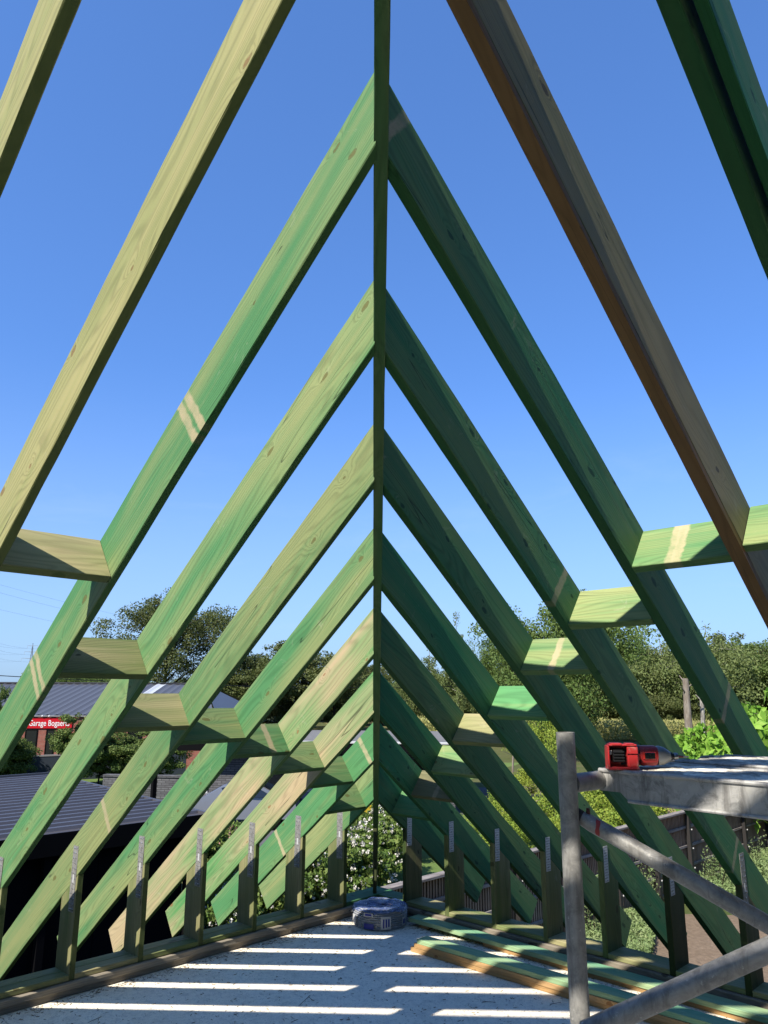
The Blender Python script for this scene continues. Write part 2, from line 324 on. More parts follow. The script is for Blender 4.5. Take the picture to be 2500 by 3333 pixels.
# left rafters
lk = {1: (M_tan, .25, 1.0), 2: (M_tan, .35, .98), 3: (M_green, .66, 1.05), 4: (M_green, .52, 1.1), 5: (M_green, .45, .95), 6: (M_green, .6, 1.05), 7: (M_pink, .38, 1.1), 8: (M_pink, .45, 1.1), 9: (M_green, .9, 1.2), 10: (M_green, .5, 1.1)}
bands = {3: (2.82, 1.515), 5: (.407, -99), 9: (.838, -.235)}
for i in sorted(SLs, reverse=True):
    s = SLs[i]; mat, ti, to = lk.get(i, (M_green, .5, 1)); b = bands.get(i, (-99, -99))
    end = (lambda a, d, s=s: (min(s - a - HO - HH + .004, NR - .02) + d * sp) / cp)
    lb = {2: 'pale straw coloured rafter', 1: 'pale straw coloured rafter at the far left', 9: 'vivid green rafter'}.get(i)
    board('rafter', frame((s, 0, H), (0, cp, sp), (0, -sp, cp)), TL.get(i, -1.2), end, 0, W, 0, D, mat, roof, tint=ti, tone=to, band=b[0], bandb=b[1], dbl=.05 if i == 3 else 0, seed=i + 50, label=lb, seg=.12 if i > -1 else .6)
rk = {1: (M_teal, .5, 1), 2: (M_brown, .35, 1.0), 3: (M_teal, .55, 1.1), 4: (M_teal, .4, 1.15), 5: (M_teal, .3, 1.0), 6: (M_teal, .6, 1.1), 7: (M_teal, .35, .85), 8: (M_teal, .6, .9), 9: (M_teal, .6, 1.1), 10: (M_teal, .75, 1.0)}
rbands = {3: (3.89, 1.37), 4: (2.115, .126)}
for i in sorted(SRs, reverse=True):
    s = SRs[i]; mat, ti, to = rk.get(i, (M_teal, .5, 1)); b = rbands.get(i, (-99, -99))
    lim = lambda y: min(y + HO - HH - .0095, 2 * NR - y - .03)
    end = (lambda a, d, s=s: (lim(s + a) + d * sp) / cp)
    if s > 2 * NR - .4: continue
    lb = {2: 'weathered grey brown rafter with an orange underside'}.get(i)
    if i == 2:
        board('rafter', frame((0, s, H), (cp, 0, sp), (-sp, 0, cp)), -1.2, end, -W - .012, 0, .012, D, mat, roof, tint=ti, tone=to, seed=3, label='weathered grey brown rafter')
        board('rafter_edge_lath', frame((0, s, H), (cp, 0, sp), (-sp, 0, cp)), -1.2, end, -W - .014, .0, -.012, .0105, M_orange, roof, tint=.6, tone=.4, seed=4, label='bare orange lath under the brown rafter', cham=.001, edge=0)
    else:
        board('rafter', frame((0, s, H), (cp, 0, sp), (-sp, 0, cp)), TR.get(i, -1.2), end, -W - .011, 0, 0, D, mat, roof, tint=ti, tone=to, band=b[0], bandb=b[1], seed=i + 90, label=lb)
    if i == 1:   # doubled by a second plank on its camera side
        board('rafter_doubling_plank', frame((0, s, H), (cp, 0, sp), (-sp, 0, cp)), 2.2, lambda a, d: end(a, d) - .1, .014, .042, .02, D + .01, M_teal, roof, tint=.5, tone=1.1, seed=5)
# the opposite slope, above and behind the photographer
for i in sorted(SLs, reverse=True):
    s = SLs[i]
    if s < .6: continue
    end = (lambda a, d, s=s: (min(s + a - .06, NR - .02) + d * sp) / cp)
    board('rafter', frame((s, 2 * NR, H), (0, -cp, sp), (0, sp, cp)), -1.2, end, -W, 0, 0, D, M_green, roof, tint=.5, seg=.6, seed=i + 700)
# blocks between the rafters
lblk = {3: (2.186, M_olive, .1, 1.45), 4: (1.661, M_olive, .55, 1.1), 5: (1.298, M_olive, .5, 1.25), 6: (1.177, M_green, .4, .95), 7: (1.027, M_green, .6, .9), 8: (.835, M_green, .5, 1), 9: (.64, M_green, .6, .9), 10: (.282, M_green, .3, .95)}
for i, t in ((2, 2.1), (1, 2.0), (0, 2.8), (-1, 2.2), (-2, 2.6), (-3, 2.3), (-4, 2.8), (-5, 2.4), (-6, 2.6), (-7, 2.2)): lblk[i] = (t, M_green, .5, 1)
for i, (t, mat, ti, to) in lblk.items():
    x0, x1 = SLs[i], SLs[i - 1] - W
    O = (x0, t * cp, H + t * sp)
    board('block', frame(O, (1, 0, 0), (0, -sp, cp)), .0006, x1 - x0 - .0006, -W - .004, 0, .002, D + .001, mat, roof, tint=ti, tone=to, seg=.1, seed=i + 200, band=(.11 if i == 7 else -99), label={3: 'pinkish tan block with a crack along it', 4: 'olive brown block', 5: 'olive brown block'}.get(i))
rblk = {2: (2.292, M_green, .55, 1.25), 3: (2.256, M_green, .5, 1.3), 4: (1.984, M_green, .65, 1.3), 5: (1.705, M_green, .6, 1.25), 6: (1.364, M_green, .95, 1.55), 7: (1.12, M_olive, .3, 1.35), 8: (.788, M_green, .75, 1.3), 9: (.476, M_brown, .5, .9), 10: (.19, M_green, .75, 1.2), 1: (2.5, M_green, .5, 1), 0: (2.2, M_green, .5, 1)}
for i, (t, mat, ti, to) in rblk.items():
    y0, y1 = SRs[i], SRs[i - 1] - W - .0125
    O = (t * cp, y0, H + t * sp)
    board('block', frame(O, (0, 1, 0), (-sp, 0, cp)), .0006, y1 - y0 - .0006, 0, W + .004, .002, D + .001, mat, roof, tint=ti, tone=to, seg=.1, seed=i + 300, edge=.6, band={3: .16, 5: .16, 9: .2}.get(i, -99), bandb={3: .135}.get(i, -99), label={9: 'dark brown block with a pale stripe', 6: 'vivid green block', 7: 'dull olive block'}.get(i))
# hip
hx = Vector((1, 1, TP)).normalized(); hz = Vector((-TP / 2, -TP / 2, 1)).normalized()
ht = H + D / cp - .002
hd = .2165
hipO = Vector((HO / 2, -HO / 2, ht)) - hz * hd * hz.z * 0 - Vector((0, 0, hd / hz.z))
board('hip_rafter', frame(hipO, hx, hz), -1.5, (NR + .05) * math.sqrt(2) / (math.sqrt(2) * hx.x), -W / 2, W / 2 + .010, 0, hd, M_green, roof, tint=.75, tone=.9, edge=.45, seed=8, label='long hip rafter seen edge on in the centre')
board('ridge_board', frame((NR, NR - W / 2, H + NR * TP + D / cp - .235), (1, 0, 0), (0, 0, 1)), -.02, 8.3, -W / 2, W / 2, 0, .23, M_green, roof, tint=.5, seed=9)
# corner post under the hip
pm = frame((HO / 2 - .012, -HO / 2 - .012, ZP), (0, 0, 1), (-1, -1, 0))
board('corner_post', pm, 0, lambda a, d: (H + D / cp - hd / hz.z) - ZP - d * .7071 * TP - .03 , -W / 2 + .001, W / 2 - .001, 0, .09, M_brown, roof, tint=.3, tone=.75, seed=10, band=.2, label='dark brown post under the foot of the hip')

# knee walls
def plate_mesh(nails):
    hw, hl = (.030, .165) if nails else (.024, .098)
    b = MB(); b.box(-hw, hw, 0, .0018, -hl, hl, 0)
    rr = random.Random(3 if nails else 4)
    for r_ in range(13):
        for c_ in range(3):
            x = (c_ - 1) * hw * .58 + (.003 if r_ % 2 else -.002); z = -hl * .92 + r_ * hl * .1533
            q = rr.random(); on = q < (.62 if nails else .12); rad = .0052 if on else .0032; y = .0032 if on else .0022
            V = [(x + rad * math.cos(k * math.pi / 3), .0019, z + rad * math.sin(k * math.pi / 3)) for k in range(6)] + [(x + rad * .6 * math.cos(k * math.pi / 3), y, z + rad * .6 * math.sin(k * math.pi / 3)) for k in range(6)]
            b.add(V, [[k, 6 + k, 6 + (k + 1) % 6, (k + 1) % 6] for k in range(6)] + [[11, 10, 9, 8, 7, 6]], 1 if on else 2)
    if nails: b.box(-.008, .008, .0019, .0026, -.02, .02, 3)
    return b.mesh('connector_plate', [M_galv2 if nails else M_plate, M_nail, M_hole, M_plate])
PLm, PRm = plate_mesh(True), plate_mesh(False)
wallL = thing('knee_wall', (2, 0, 0), 'low stud wall with dark nailed straps along the left edge of the floor', 'stud wall')
wallR = thing('knee_wall', (0, 2, 0), 'low stud wall with bright perforated straps along the right edge behind the scaffold', 'stud wall')
stopL = lambda a, d: H - d * TP
for i in sorted(SLs, reverse=True):
    s = SLs[i]
    if s > 8.2: continue
    o = board('stud', frame((s, 0, 0), (0, 0, 1), (0, -1, 0)), 0, stopL, 0, W + .002, 0, SD, M_olive, wallL, tint=.35 + .3 * rnd.random(), tone=.95 + .25 * rnd.random(), seg=.1, seed=i + 400)
    WMx = Matrix(((0, 1, 0, s), (-1, 0, 0, -.046 - .004 * rnd.random()), (0, 0, 1, H - .03 + rnd.uniform(-.008, .008)), (0, 0, 0, 1))) @ Matrix.Rotation(rnd.uniform(-.03, .03), 4, 'Y')
    if i > -2: obj('connector_plate', PLm, o, WMx)
    x0, x1 = s, (SLs.get(i - 1, s + .3) - W - .002)
    for y0, y1, sd in ((-.001, -.0865, 1), (-.088, -SD + .001, 2)):
        board('sole_plate', frame((x0, y0, 0), (1, 0, 0), (0, 0, 1)), .0006, x1 - x0 - .0006, y1 - y0, 0, 0, ZP, M_olive, wallL, tint=.3 + .4 * rnd.random(), tone=1.05 + .2 * rnd.random(), seg=.1, jit=.0004, edge=0)
board('sole_plate', frame((0, -.001, 0), (1, 0, 0), (0, 0, 1)), -.16, .347 - W - .002 - .0006, -SD, 0, 0, ZP, M_teal, wallL, tint=.7, tone=1.1, label='teal green end plate at the corner', edge=0)
for i in sorted(SRs, reverse=True):
    s = SRs[i]
    if s > 2 * NR - .4: continue
    tn = {5: .45, 4: .6, 10: .75}.get(i, .9 + .25 * rnd.random())
    o = board('stud', frame((0, s, 0), (0, 0, 1), (-1, 0, 0)), 0, stopL, -W - .004, 0, 0, SD, M_olive, wallR, tint=.3 + .4 * rnd.random(), tone=tn, seg=.1, seed=i + 500, edge={6: .1, 7: .15, 8: .25, 9: .3}.get(i, .85))
    MXr = Matrix(((-1, 0, 0, -.038 - .004 * rnd.random()), (0, 1, 0, s), (0, 0, 1, H - .02 + rnd.uniform(-.008, .008)), (0, 0, 0, 1)))
    MXr = Matrix(((1, 0, 0, -.038 - .004 * rnd.random()), (0, 1, 0, s), (0, 0, 1, H - .02 + rnd.uniform(-.008, .008)), (0, 0, 0, 1))) @ Matrix.Rotation(rnd.uniform(-.03, .03), 4, 'Y')
    if i > -1: obj('connector_plate', PLm if i == 4 else PRm, o, MXr)
    y0, y1 = s, SRs.get(i - 1, s + .3) - W - .004
    board('sole_plate', frame((-.001, y0, 0), (0, 1, 0), (0, 0, 1)), .0006, y1 - y0 - .0006, 0, SD - .001, 0, ZP, M_olive, wallR, tint=.25 + .4 * rnd.random(), tone=1.2 + .25 * rnd.random(), seg=.1, jit=.0004, edge=0)
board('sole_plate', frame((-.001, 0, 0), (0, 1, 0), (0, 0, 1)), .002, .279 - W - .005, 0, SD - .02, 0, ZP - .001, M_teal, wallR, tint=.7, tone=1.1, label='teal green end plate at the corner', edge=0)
# weathered sill boards below the walls, two layers
board('sill_board', frame((0, .022, -.036), (1, 0, 0), (0, 0, 1)), .03, 8.3, -.19, 0, 0, .0355, M_grey, wallL, tint=.5, tone=1.1, bow=.002, jit=.0015, cham=.004, edge=0)
board('sill_board', frame((0, .014, ZF), (1, 0, 0), (0, 0, 1)), .03, 8.3, -.18, 0, 0, .0335, M_grey, wallL, tint=.6, tone=.95, bow=.003, jit=.002, cham=.004, edge=0)
board('sill_board', frame((.022, 0, -.036), (0, 1, 0), (0, 0, 1)), -.15, 9, 0, .19, 0, .0355, M_grey, wallR, tint=.2, tone=.8, bow=.002, jit=.0015, cham=.004, edge=0)
board('sill_board', frame((.014, 0, ZF), (0, 1, 0), (0, 0, 1)), -.15, 9, 0, .18, 0, .0335, M_grey, wallR, tint=.4, tone=.7, bow=.003, jit=.002, cham=.004, edge=0)

# floor slab on the storey below
b = MB(); b.box(-.16, 8.3, -.16, 2 * NR, ZF - .25, ZF, 0); obj('floor', b.mesh('floor', [M_floor]), kind='structure')
M_wall = ground_mat('rendered_house_wall', (.3, .28, .25), (.33, .31, .28), (.25, .23, .2), 1, 20, .01)
b = MB(); b.box(-.1, 8.2, -.1, 2 * NR - .1, GZ - .3, ZF - .252, 0); obj('house_wall', b.mesh('house_wall', [M_wall]), kind='structure')
# unseen tall block behind the right, added to keep low sky off the rafters
b = MB(); b.box(-1.5, 15, 2 * NR + .35, 2 * NR + 8, GZ - .3, 6.2, 0); obj('added_sky_blocker', b.mesh('added_sky_blocker', [M_wall]), kind='structure')

# floor litter: needles, shavings, short twigs
V = []; F = []
def sliver(x, y, L, wd, ang, z=ZF + .0012, lift=.0):
    c, s_ = math.cos(ang), math.sin(ang); n = len(V)
    for (u, v, zz) in ((0, -wd, 0), (L, -wd, lift), (L, wd, lift), (0, wd, 0), (0, 0, wd * 1.5), (L, 0, lift + wd * 1.5)): V.append((x + c * u - s_ * v, y + s_ * u + c * v, z + zz))
    F.extend([[n, n + 1, n + 5, n + 4], [n + 3, n + 4, n + 5, n + 2], [n, n + 4, n + 3], [n + 1, n + 2, n + 5]])
for k in range(4200):
    if rnd.random() < .35: x, y = .04 + abs(rnd.gauss(0, .07)), rnd.uniform(.2, 3.4)
    elif rnd.random() < .35: x, y = rnd.uniform(.2, 3.5), .03 + abs(rnd.gauss(0, .05))
    else: x, y = rnd.uniform(.1, 3), rnd.uniform(.1, 3)
    sliver(x, y, rnd.uniform(.004, .022), rnd.uniform(.0005, .0016), rnd.uniform(0, 6.3))
M_lit = NT('wood_shavings', .9, .1); M_lit = M_lit.base(M_lit.mix(M_lit.mr(M_lit.noise(M_lit.pos(), 40, 2), .4, .6), (.13, .10, .06), (.42, .30, .18)))
obj('floor_litter', mesh('floor_litter', V, F, [M_lit]), kind='stuff')
V = []; F = []
for (px, py, L, a) in ((1010, 3240, .16, .5), (1275, 3222, .07, 1.1), (1570, 3260, .07, 1.9), (1790, 3270, .06, 2.5), (1100, 3140, .05, .3), (330, 3310, .09, .4), (1520, 3160, .05, 2.2)):
    p = atz(px, py, ZF); sliver(p.x, p.y, L, .0012, a, lift=.006); sliver(p.x + .02, p.y + .01, L * .4, .0009, a + .7, lift=.004)
obj('fallen_twigs', mesh('fallen_twigs', V, F, [M_bark]), kind='stuff')

# loose laths on the floor
def lath(x0, x1, y0, y1, z0, th, mat, label, tint, tone, skew=0.0, group=None):
    M = Matrix.Translation((x0, y0, z0)) @ Matrix.Rotation(skew, 4, 'Z') @ frame((0, 0, 0), (0, 1, 0), (0, 0, 1))
    o = board('loose_lath', M, 0, y1 - y0, x0 - x1, 0, 0.0005, th - .0005, mat, None, tint=tint, tone=tone, label=label, cat='plank', group=group, bow=.001, jit=.0006, cham=.0015, edge=0)
    return o
g = 'loose laths lying on the floor at the right'
lath(.438, .528, .80, 4.0, ZF, .0265, M_orange, 'orange edged lath at the bottom of the front stack of three', .5, 1.05, .028, g)
lath(.434, .528, .83, 4.0, ZF + .0265, .0265, M_orange, 'orange edged lath in the middle of the front stack of three', .4, 1.1, .026, g)
lath(.428, .524, .85, 4.0, ZF + .053, .0265, M_lath, 'green topped lath on top of the front stack of three', .62, 1.35, .026, g)
lath(.055, .142, 1.06, 4.3, ZF, .0265, M_orange, 'shorter orange lath underneath the lath along the right wall', .5, 1.05, -.006, g)
lath(.045, .150, .44, 4.3, ZF + .0265, .0265, M_lath, 'long green lath lying along the foot of the right wall', .62, 1.35, -.006, g)
lath(.06, .13, .52, .60, ZF, .0262, M_orange, 'short offcut propping the far end of the long green lath', .5, .8, 0, g)

# ------------------------------------------------------------------ cable coil wrapped in film
cc = Vector((.245, .262, ZF)); coil = thing('cable_coil', cc, 'shrink wrapped coil of grey cable lying on the floor below the corner', 'cable coil')
M_cable = flat('grey_cable', (.42, .44, .48), .35, 0, .5)
b = MB(); nr = 9
for L_ in range(nr):
    z = .008 + L_ * .0125; R = .176 + .006 * math.sin(L_ / (nr - 1) * math.pi) + rnd.uniform(-.002, .002)
    P = [(R * math.cos(q * math.pi / 24), R * math.sin(q * math.pi / 24), z + .002 * math.sin(q * .3 + L_)) for q in range(49)]
    b.tube(P, .0062, 6)
for j, R in enumerate((.163, .15, .137, .124, .111, .098)):
    for z in (.112,):
        P = [(R * math.cos(q * math.pi / 24), R * math.sin(q * math.pi / 24), z + .003 * math.sin(q * .7 + j)) for q in range(49)]
        b.tube(P, .0062, 6)
me = b.mesh('cable', [M_cable], True); obj('cable', me, coil, Matrix.Translation(cc))
fm = NT('blue_tinted_film', .22, .6); p = fm.obj(); nz = fm.noise(p, 22, 5, .65, 1.5); fm.bump(nz, .9, .01)
fm.base(fm.mix(fm.mr(nz, .5, .7), (.10, .16, .42), (.45, .52, .70)))
tb = fm.n('BsdfTransparent'); ms = fm.n('MixShader'); fm.link(fm.mr(nz, .35, .65, .45, .85), ms.inputs[0]); fm.link(tb.outputs[0], ms.inputs[1]); fm.link(fm.b.outputs[0], ms.inputs[2]); fm.link(ms.outputs[0], [n for n in fm.N if n.type == 'OUTPUT_MATERIAL'][0].inputs[0])
V = []; F = []; NA = 64; rings = [(0, .119), (.05, .117), (.085, .120), (.12, .1235), (.155, .1225), (.18, .117), (.190, .106)]
for k, (R, z) in enumerate(rings):
    for q in range(NA): a = q * 2 * math.pi / NA; V.append((R * math.cos(a) * (1 + .018 * math.sin(7 * a + k)), R * math.sin(a) * (1 + .018 * math.sin(5 * a)), z + (.006 * math.sin(5 * a + k * 1.3) + .004 * math.sin(11 * a + k)) * (R / .19) + rnd.uniform(-.0025, .0025)))
for k in range(len(rings) - 1):
    for q in range(NA): F.append([k * NA + q, k * NA + (q + 1) % NA, (k + 1) * NA + (q + 1) % NA, (k + 1) * NA + q])
obj('film_wrap', mesh('film_wrap', V, F, [fm.m], None, True), coil, Matrix.Translation(cc))
M_clear = NT('clear_film', .15, .6); nz = M_clear.noise(M_clear.obj(), 30, 4, .6, 1.5); M_clear.bump(nz, .8, .01); M_clear.base((.8, .85, .9)); tb = M_clear.n('BsdfTransparent'); ms = M_clear.n('MixShader'); M_clear.link(M_clear.mr(nz, .5, .75, .0, .35), ms.inputs[0]); M_clear.link(tb.outputs[0], ms.inputs[1]); M_clear.link(M_clear.b.outputs[0], ms.inputs[2]); M_clear.link(ms.outputs[0], [n for n in M_clear.N if n.type == 'OUTPUT_MATERIAL'][0].inputs[0])
V = []; F = []
for k, (R, z) in enumerate(((.191, .106), (.194, .07), (.193, .03), (.186, .004))):
    for q in range(NA): a = q * 2 * math.pi / NA; V.append(((R + rnd.uniform(0, .0015)) * math.cos(a), (R + rnd.uniform(0, .0015)) * math.sin(a), z))
for k in range(3):
    for q in range(NA): F.append([k * NA + q, k * NA + (q + 1) % NA, (k + 1) * NA + (q + 1) % NA, (k + 1) * NA + q])
obj('side_film', mesh('side_film', V, F, [M_clear.m], None, True), coil, Matrix.Translation(cc))
M_blue = flat('blue_label', (.01, .035, .38), .4); M_white = flat('white_label', (.72, .74, .76), .4)
a0 = math.atan2(CAM.y - cc.y, CAM.x - cc.x)
def arcpatch(name, a, wa, z0, z1, mat, R=.1965):
    V = []; F = []
    for k in range(7):
        q = a0 + a + (k / 6 - .5) * wa; V += [(R * math.cos(q), R * math.sin(q), z0), (R * math.cos(q), R * math.sin(q), z1)]
    for k in range(6): F.append([2 * k, 2 * k + 2, 2 * k + 3, 2 * k + 1])
    return obj(name, mesh(name, V, F, [mat]), coil, Matrix.Translation(cc))
# image right = +angle? bearing grows anticlockwise seen from above, i.e. to the image right
arcpatch('label_patch', -.42, .34, .088, .108, M_white); arcpatch('label_print', -.42, .24, .091, .105, M_blue, .1972)
arcpatch('label_patch', -.40, .36, .012, .045, M_blue); arcpatch('label_patch', .2, .36, .012, .09, M_white)
for k in range(3): arcpatch('label_print', .12 + .09 * k, .05, .02 + .004 * k, .075, M_blue, .1972)
arcpatch('label_patch', -1.1, .25, .03, .08, M_white); arcpatch('label_patch', .95, .2, .02, .07, M_white); arcpatch('label_print', .95, .1, .03, .06, M_blue, .1972)
for sgn in (-1, 1):
    b = MB()
    for k in range(5):
        a = a0 + sgn * (1.25 if sgn < 0 else .8) + rnd.uniform(-.05, .05); R = .19
        P = [(R * math.cos(a), R * math.sin(a), .1 - .02 * k), ((R + .02) * math.cos(a + .05), (R + .02) * math.sin(a + .05), .09 - .02 * k), ((R + .012) * math.cos(a), (R + .012) * math.sin(a), .075 - .02 * k)]
        b.tube(P, [.004, .008, .003], 5)
    obj('film_knot', b.mesh('film_knot', [M_clear.m], True), coil, Matrix.Translation(cc))

# ------------------------------------------------------------------ scaffold
PO = Vector((2.457, 3.130, 0)); sca = thing('scaffold_tower', (PO.x, PO.y, ZF), 'galvanised scaffold frame standing at the right edge of the floor', 'scaffold')
def pipe(name, P, R, parent, mat=M_galv, n=24, hollow=False, **kw):
    b = MB(); P = [Vector(p) for p in P]
    if hollow:
        b.tube(P, R, n, caps=False); t = (P[-1] - P[-2]).normalized()
        b.tube([P[-1] - t * .06, P[-1]], R * .86, n, caps=False)
        n0 = len(b.V); A = b.V[len(P) * n - n:len(P) * n]; B = b.V[-n:]
        b.add(A + B, [[k, (k + 1) % n, n + (k + 1) % n, n + k] for k in range(n)])
    else: b.tube(P, R, n)
    me = b.mesh(name, [mat]); smooth_by_angle(me, 50); return obj(name, me, parent, **kw)
pipe('upright', [(PO.x, PO.y, ZF + .02), (PO.x, PO.y, .6), (PO.x, PO.y, 1.367)], .0242, sca, hollow=True)
b = MB(); b.box(PO.x - .06, PO.x + .06, PO.y - .06, PO.y + .06, ZF, ZF + .02, 0, None, .004); obj('foot_plate', b.mesh('foot_plate', [M_galv2]), sca)
pipe('crossbar', [(PO.x - .015, PO.y + .003, 1.237), (PO.x - .75, PO.y + .045, 1.232)], .0242, sca, M_galv2)
d1 = CAM + ray(1895, 2660) * 1.0; 
def atdist(px, py, dist):
    d = ray(px, py); return CAM + d * (dist / math.hypot(d.x, d.y))
bA = atdist(1893, 2662, 2.16); bB = atdist(2500, 3010, 2.13); dv = (bB - bA)
pipe('brace', [bA, bA + dv * .06, bA + dv * 1.6], [.0175, .0205, .0205], sca)
b = MB(); t = dv.normalized(); b.tube([bA - t * .0005, bA - t * .004, bA - t * .022], [.0179, .0185, .0185], 20); me = b.mesh('brace_collar', [flat('dark_rubber', (.02, .02, .022), .7)]); smooth_by_angle(me); obj('brace_collar', me, sca)
# red paint dab on the brace
b = MB(); t = dv.normalized(); u = t.orthogonal().normalized(); tow = (CAM - bA).normalized(); tow = (tow - t * tow.dot(t)).normalized(); sid = t.cross(tow)
V = []; F = []
for k in range(7):
    a = (k / 6 - .5) * 1.9 + .1; c_ = bA + t * (.040 + .0022 * k); R = .0207
    for s_ in (-1, 1):
        V.append(c_ + t * s_ * (.0055 + .001 * math.sin(k * 1.7)) + (tow * math.cos(a) + sid * math.sin(a)) * (R + .0006))
for k in range(6): F.append([2 * k, 2 * k + 1, 2 * k + 3, 2 * k + 2])
obj('red_paint_mark', mesh('red_paint_mark', V, F, [flat('red_paint', (.42, .05, .045), .6)]), sca)
pb = MB(); q = bA + Vector((0, 0, .0)) + t * .02 - sid * 0; pb.tube([q + Vector((0, 0, .016)), q + Vector((0, 0, .034))], [.006, .0045], 10); me = pb.mesh('release_pin', [flat('dark_red_plastic', (.10, .015, .015), .5)]); smooth_by_angle(me); obj('release_pin', me, sca)
lA = atdist(1965, 3333, 2.06); lB = atdist(2500, 3092, 2.02); dv2 = lB - lA
pipe('lower_tube', [lA - dv2 * .12, lB + dv2 * 1.0], .0242, sca, M_galv2)
pipe('lower_stub', [(PO.x - .01, PO.y, .64), tuple(lA - dv2 * .05)], .0215, sca, M_galv2)
# platforms
def deck(x0, x1, y0, y1, zt, label):
    DR = Matrix.Translation((2.303, 3.144, 0)) @ Matrix.Rotation(-.0915, 4, 'Z') @ Matrix.Translation((-2.303, -3.144, 0))
    dk_ = obj('scaffold_platform', None, None, DR @ Matrix.Translation((x0, y0, zt - .07)), None, label, 'platform')
    b = MB(); L = y1 - y0
    for xs, s_ in ((x0, 1), (x1, -1)):
        # C profile with rolled lips along y, notched first corner
        prof = [(0, .005), (.004, .0), (.016, -.001), (.018, .004)]
        ys = [0, .052, .075, L]
        def cut(y): return -.052 if y < .06 else -.078
        e = .0022
        b.add([(xs, y0, zt), (xs, y1, zt), (xs, y1, zt - .071), (xs, y0 + .085, zt - .071), (xs, y0 + .062, zt - .052), (xs, y0, zt - .052)] +
              [(xs + s_ * e, y0, zt), (xs + s_ * e, y1, zt), (xs + s_ * e, y1, zt - .071), (xs + s_ * e, y0 + .085, zt - .071), (xs + s_ * e, y0 + .062, zt - .052), (xs + s_ * e, y0, zt - .052)],
              [[5, 4, 3, 2, 1, 0], [6, 7, 8, 9, 10, 11], [0, 1, 7, 6], [1, 2, 8, 7], [2, 3, 9, 8], [3, 4, 10, 9], [4, 5, 11, 10], [5, 0, 6, 11]])
        b.tube([(xs + s_ * .002, y0 - .0, zt + .001), (xs + s_ * .002, y1, zt + .001)], .0062, 10)
        b.tube([(xs + s_ * .003, y0 + .085, zt - .072), (xs + s_ * .003, y1, zt - .072)], .0045, 8)
    b.box(x1 + .003, x0 - .003, y0 + .001, y0 + .004, zt - .05, zt)
    me = b.mesh('side_rail', [M_rail]); smooth_by_angle(me, 35); obj('side_rail', me, dk_, DR)
    for xh in (x0 - .045, x1 + .045):
        b = MB()
        P = [(xh, y0 + .02, zt + .0)] + [(xh, PO.y + .02 + .031 * math.sin(a) - .0, 1.235 + .031 * math.cos(a)) for a in (0, -.5, -1, -1.5)]
        b.tube(P, [.007] * 5, 8)
        me = b.mesh('hook', [M_galv2]); smooth_by_angle(me); obj('hook', me, dk_, DR)
    # wooden strips, worn
    n = 3; wd = (x0 - x1 - .016) / n
    for k in range(n):
        xa = x0 - .008 - wd * k; V = []; F = []; ny, nx = 90, 6; rr = random.Random(k + int(x0 * 100))
        for j in range(ny + 1):
            y = y0 + .012 + (L - .014) * j / ny
            for i_ in range(nx + 1):
                ed = min(i_, nx - i_); x = xa - wd * (i_ / nx) * .985
                z = zt + .003 + (.0 if ed else -.004) + rr.uniform(-.0018, .0022) + .002 * math.sin(j * .55 + k * 2) * math.sin(i_ + k)
                V.append((x, y + rr.uniform(-.003, .003), z))
        for j in range(ny):
            for i_ in range(nx): a = j * (nx + 1) + i_; F.append([a, a + nx + 1, a + nx + 2, a + 1])
        nb = len(V); V += [(xa, y0 + .012, zt - .012), (xa - wd * .985, y0 + .012, zt - .012), (xa - wd * .985, y1, zt - .012), (xa, y1, zt - .012)]
        F += [[nb, nb + 1, nb + 2, nb + 3], [0, nx, nb + 1, nb], [nx] + [j * (nx + 1) + nx for j in range(1, ny + 1)] + [nb + 2, nb + 1], [nb] + [nb + 3] + [j * (nx + 1) for j in range(ny, -1, -1)]]
        obj('plank', mesh('plank', V, F, [M_deck]), dk_, DR)
    return dk_
deck(2.312, 2.005, 3.145, 5.1, 1.262, 'nearer galvanised scaffold platform that carries the red power tool')
deck(1.985, 1.68, 3.19, 5.1, 1.270, 'farther scaffold platform with splintered pale wood, behind the first')

# ------------------------------------------------------------------ impact driver lying on the platform
DZ = 1.268
dr0 = atz(2034, 2507, DZ)
ax = (RH + Vector((.05, .05, 0))).normalized(); bk = Vector((-ax.y, ax.x, 0)) * 1.0
if bk.dot(CF) < 0: bk = -bk
DM = Matrix(((ax.x, bk.x, 0, dr0.x), (ax.y, bk.y, 0, dr0.y), (0, 0, 1, DZ), (0, 0, 0, 1))) @ Matrix.Scale(.85, 4)   # local: x right, y away, z up
tool = obj('impact_driver', None, None, DM, None, 'red and black cordless impact driver without its battery lying on the platform', 'power tool')
M_red = NT('scuffed_red_plastic', .42, .4); nz = M_red.noise(M_red.obj(), 40, 5, .7, .6); M_red = M_red.base(M_red.mix(M_red.mr(nz, .55, .72, 0, .5), (.52, .028, .03), (.62, .42, .36)))
M_black = flat('black_plastic', (.016, .016, .018), .42); M_grip = flat('dark_rubber_grip', (.03, .03, .034), .75); M_nose = flat('grey_cast_nose', (.34, .35, .36), .4, .5); M_gloss = flat('glossy_dark_window', (.01, .012, .014), .12, 0, .7); M_steel = flat('bare_steel', (.45, .45, .46), .3, .95)
def part(name, b, mats, ang=35):
    me = b.mesh(name, mats); smooth_by_angle(me, ang); return obj(name, me, tool, DM)
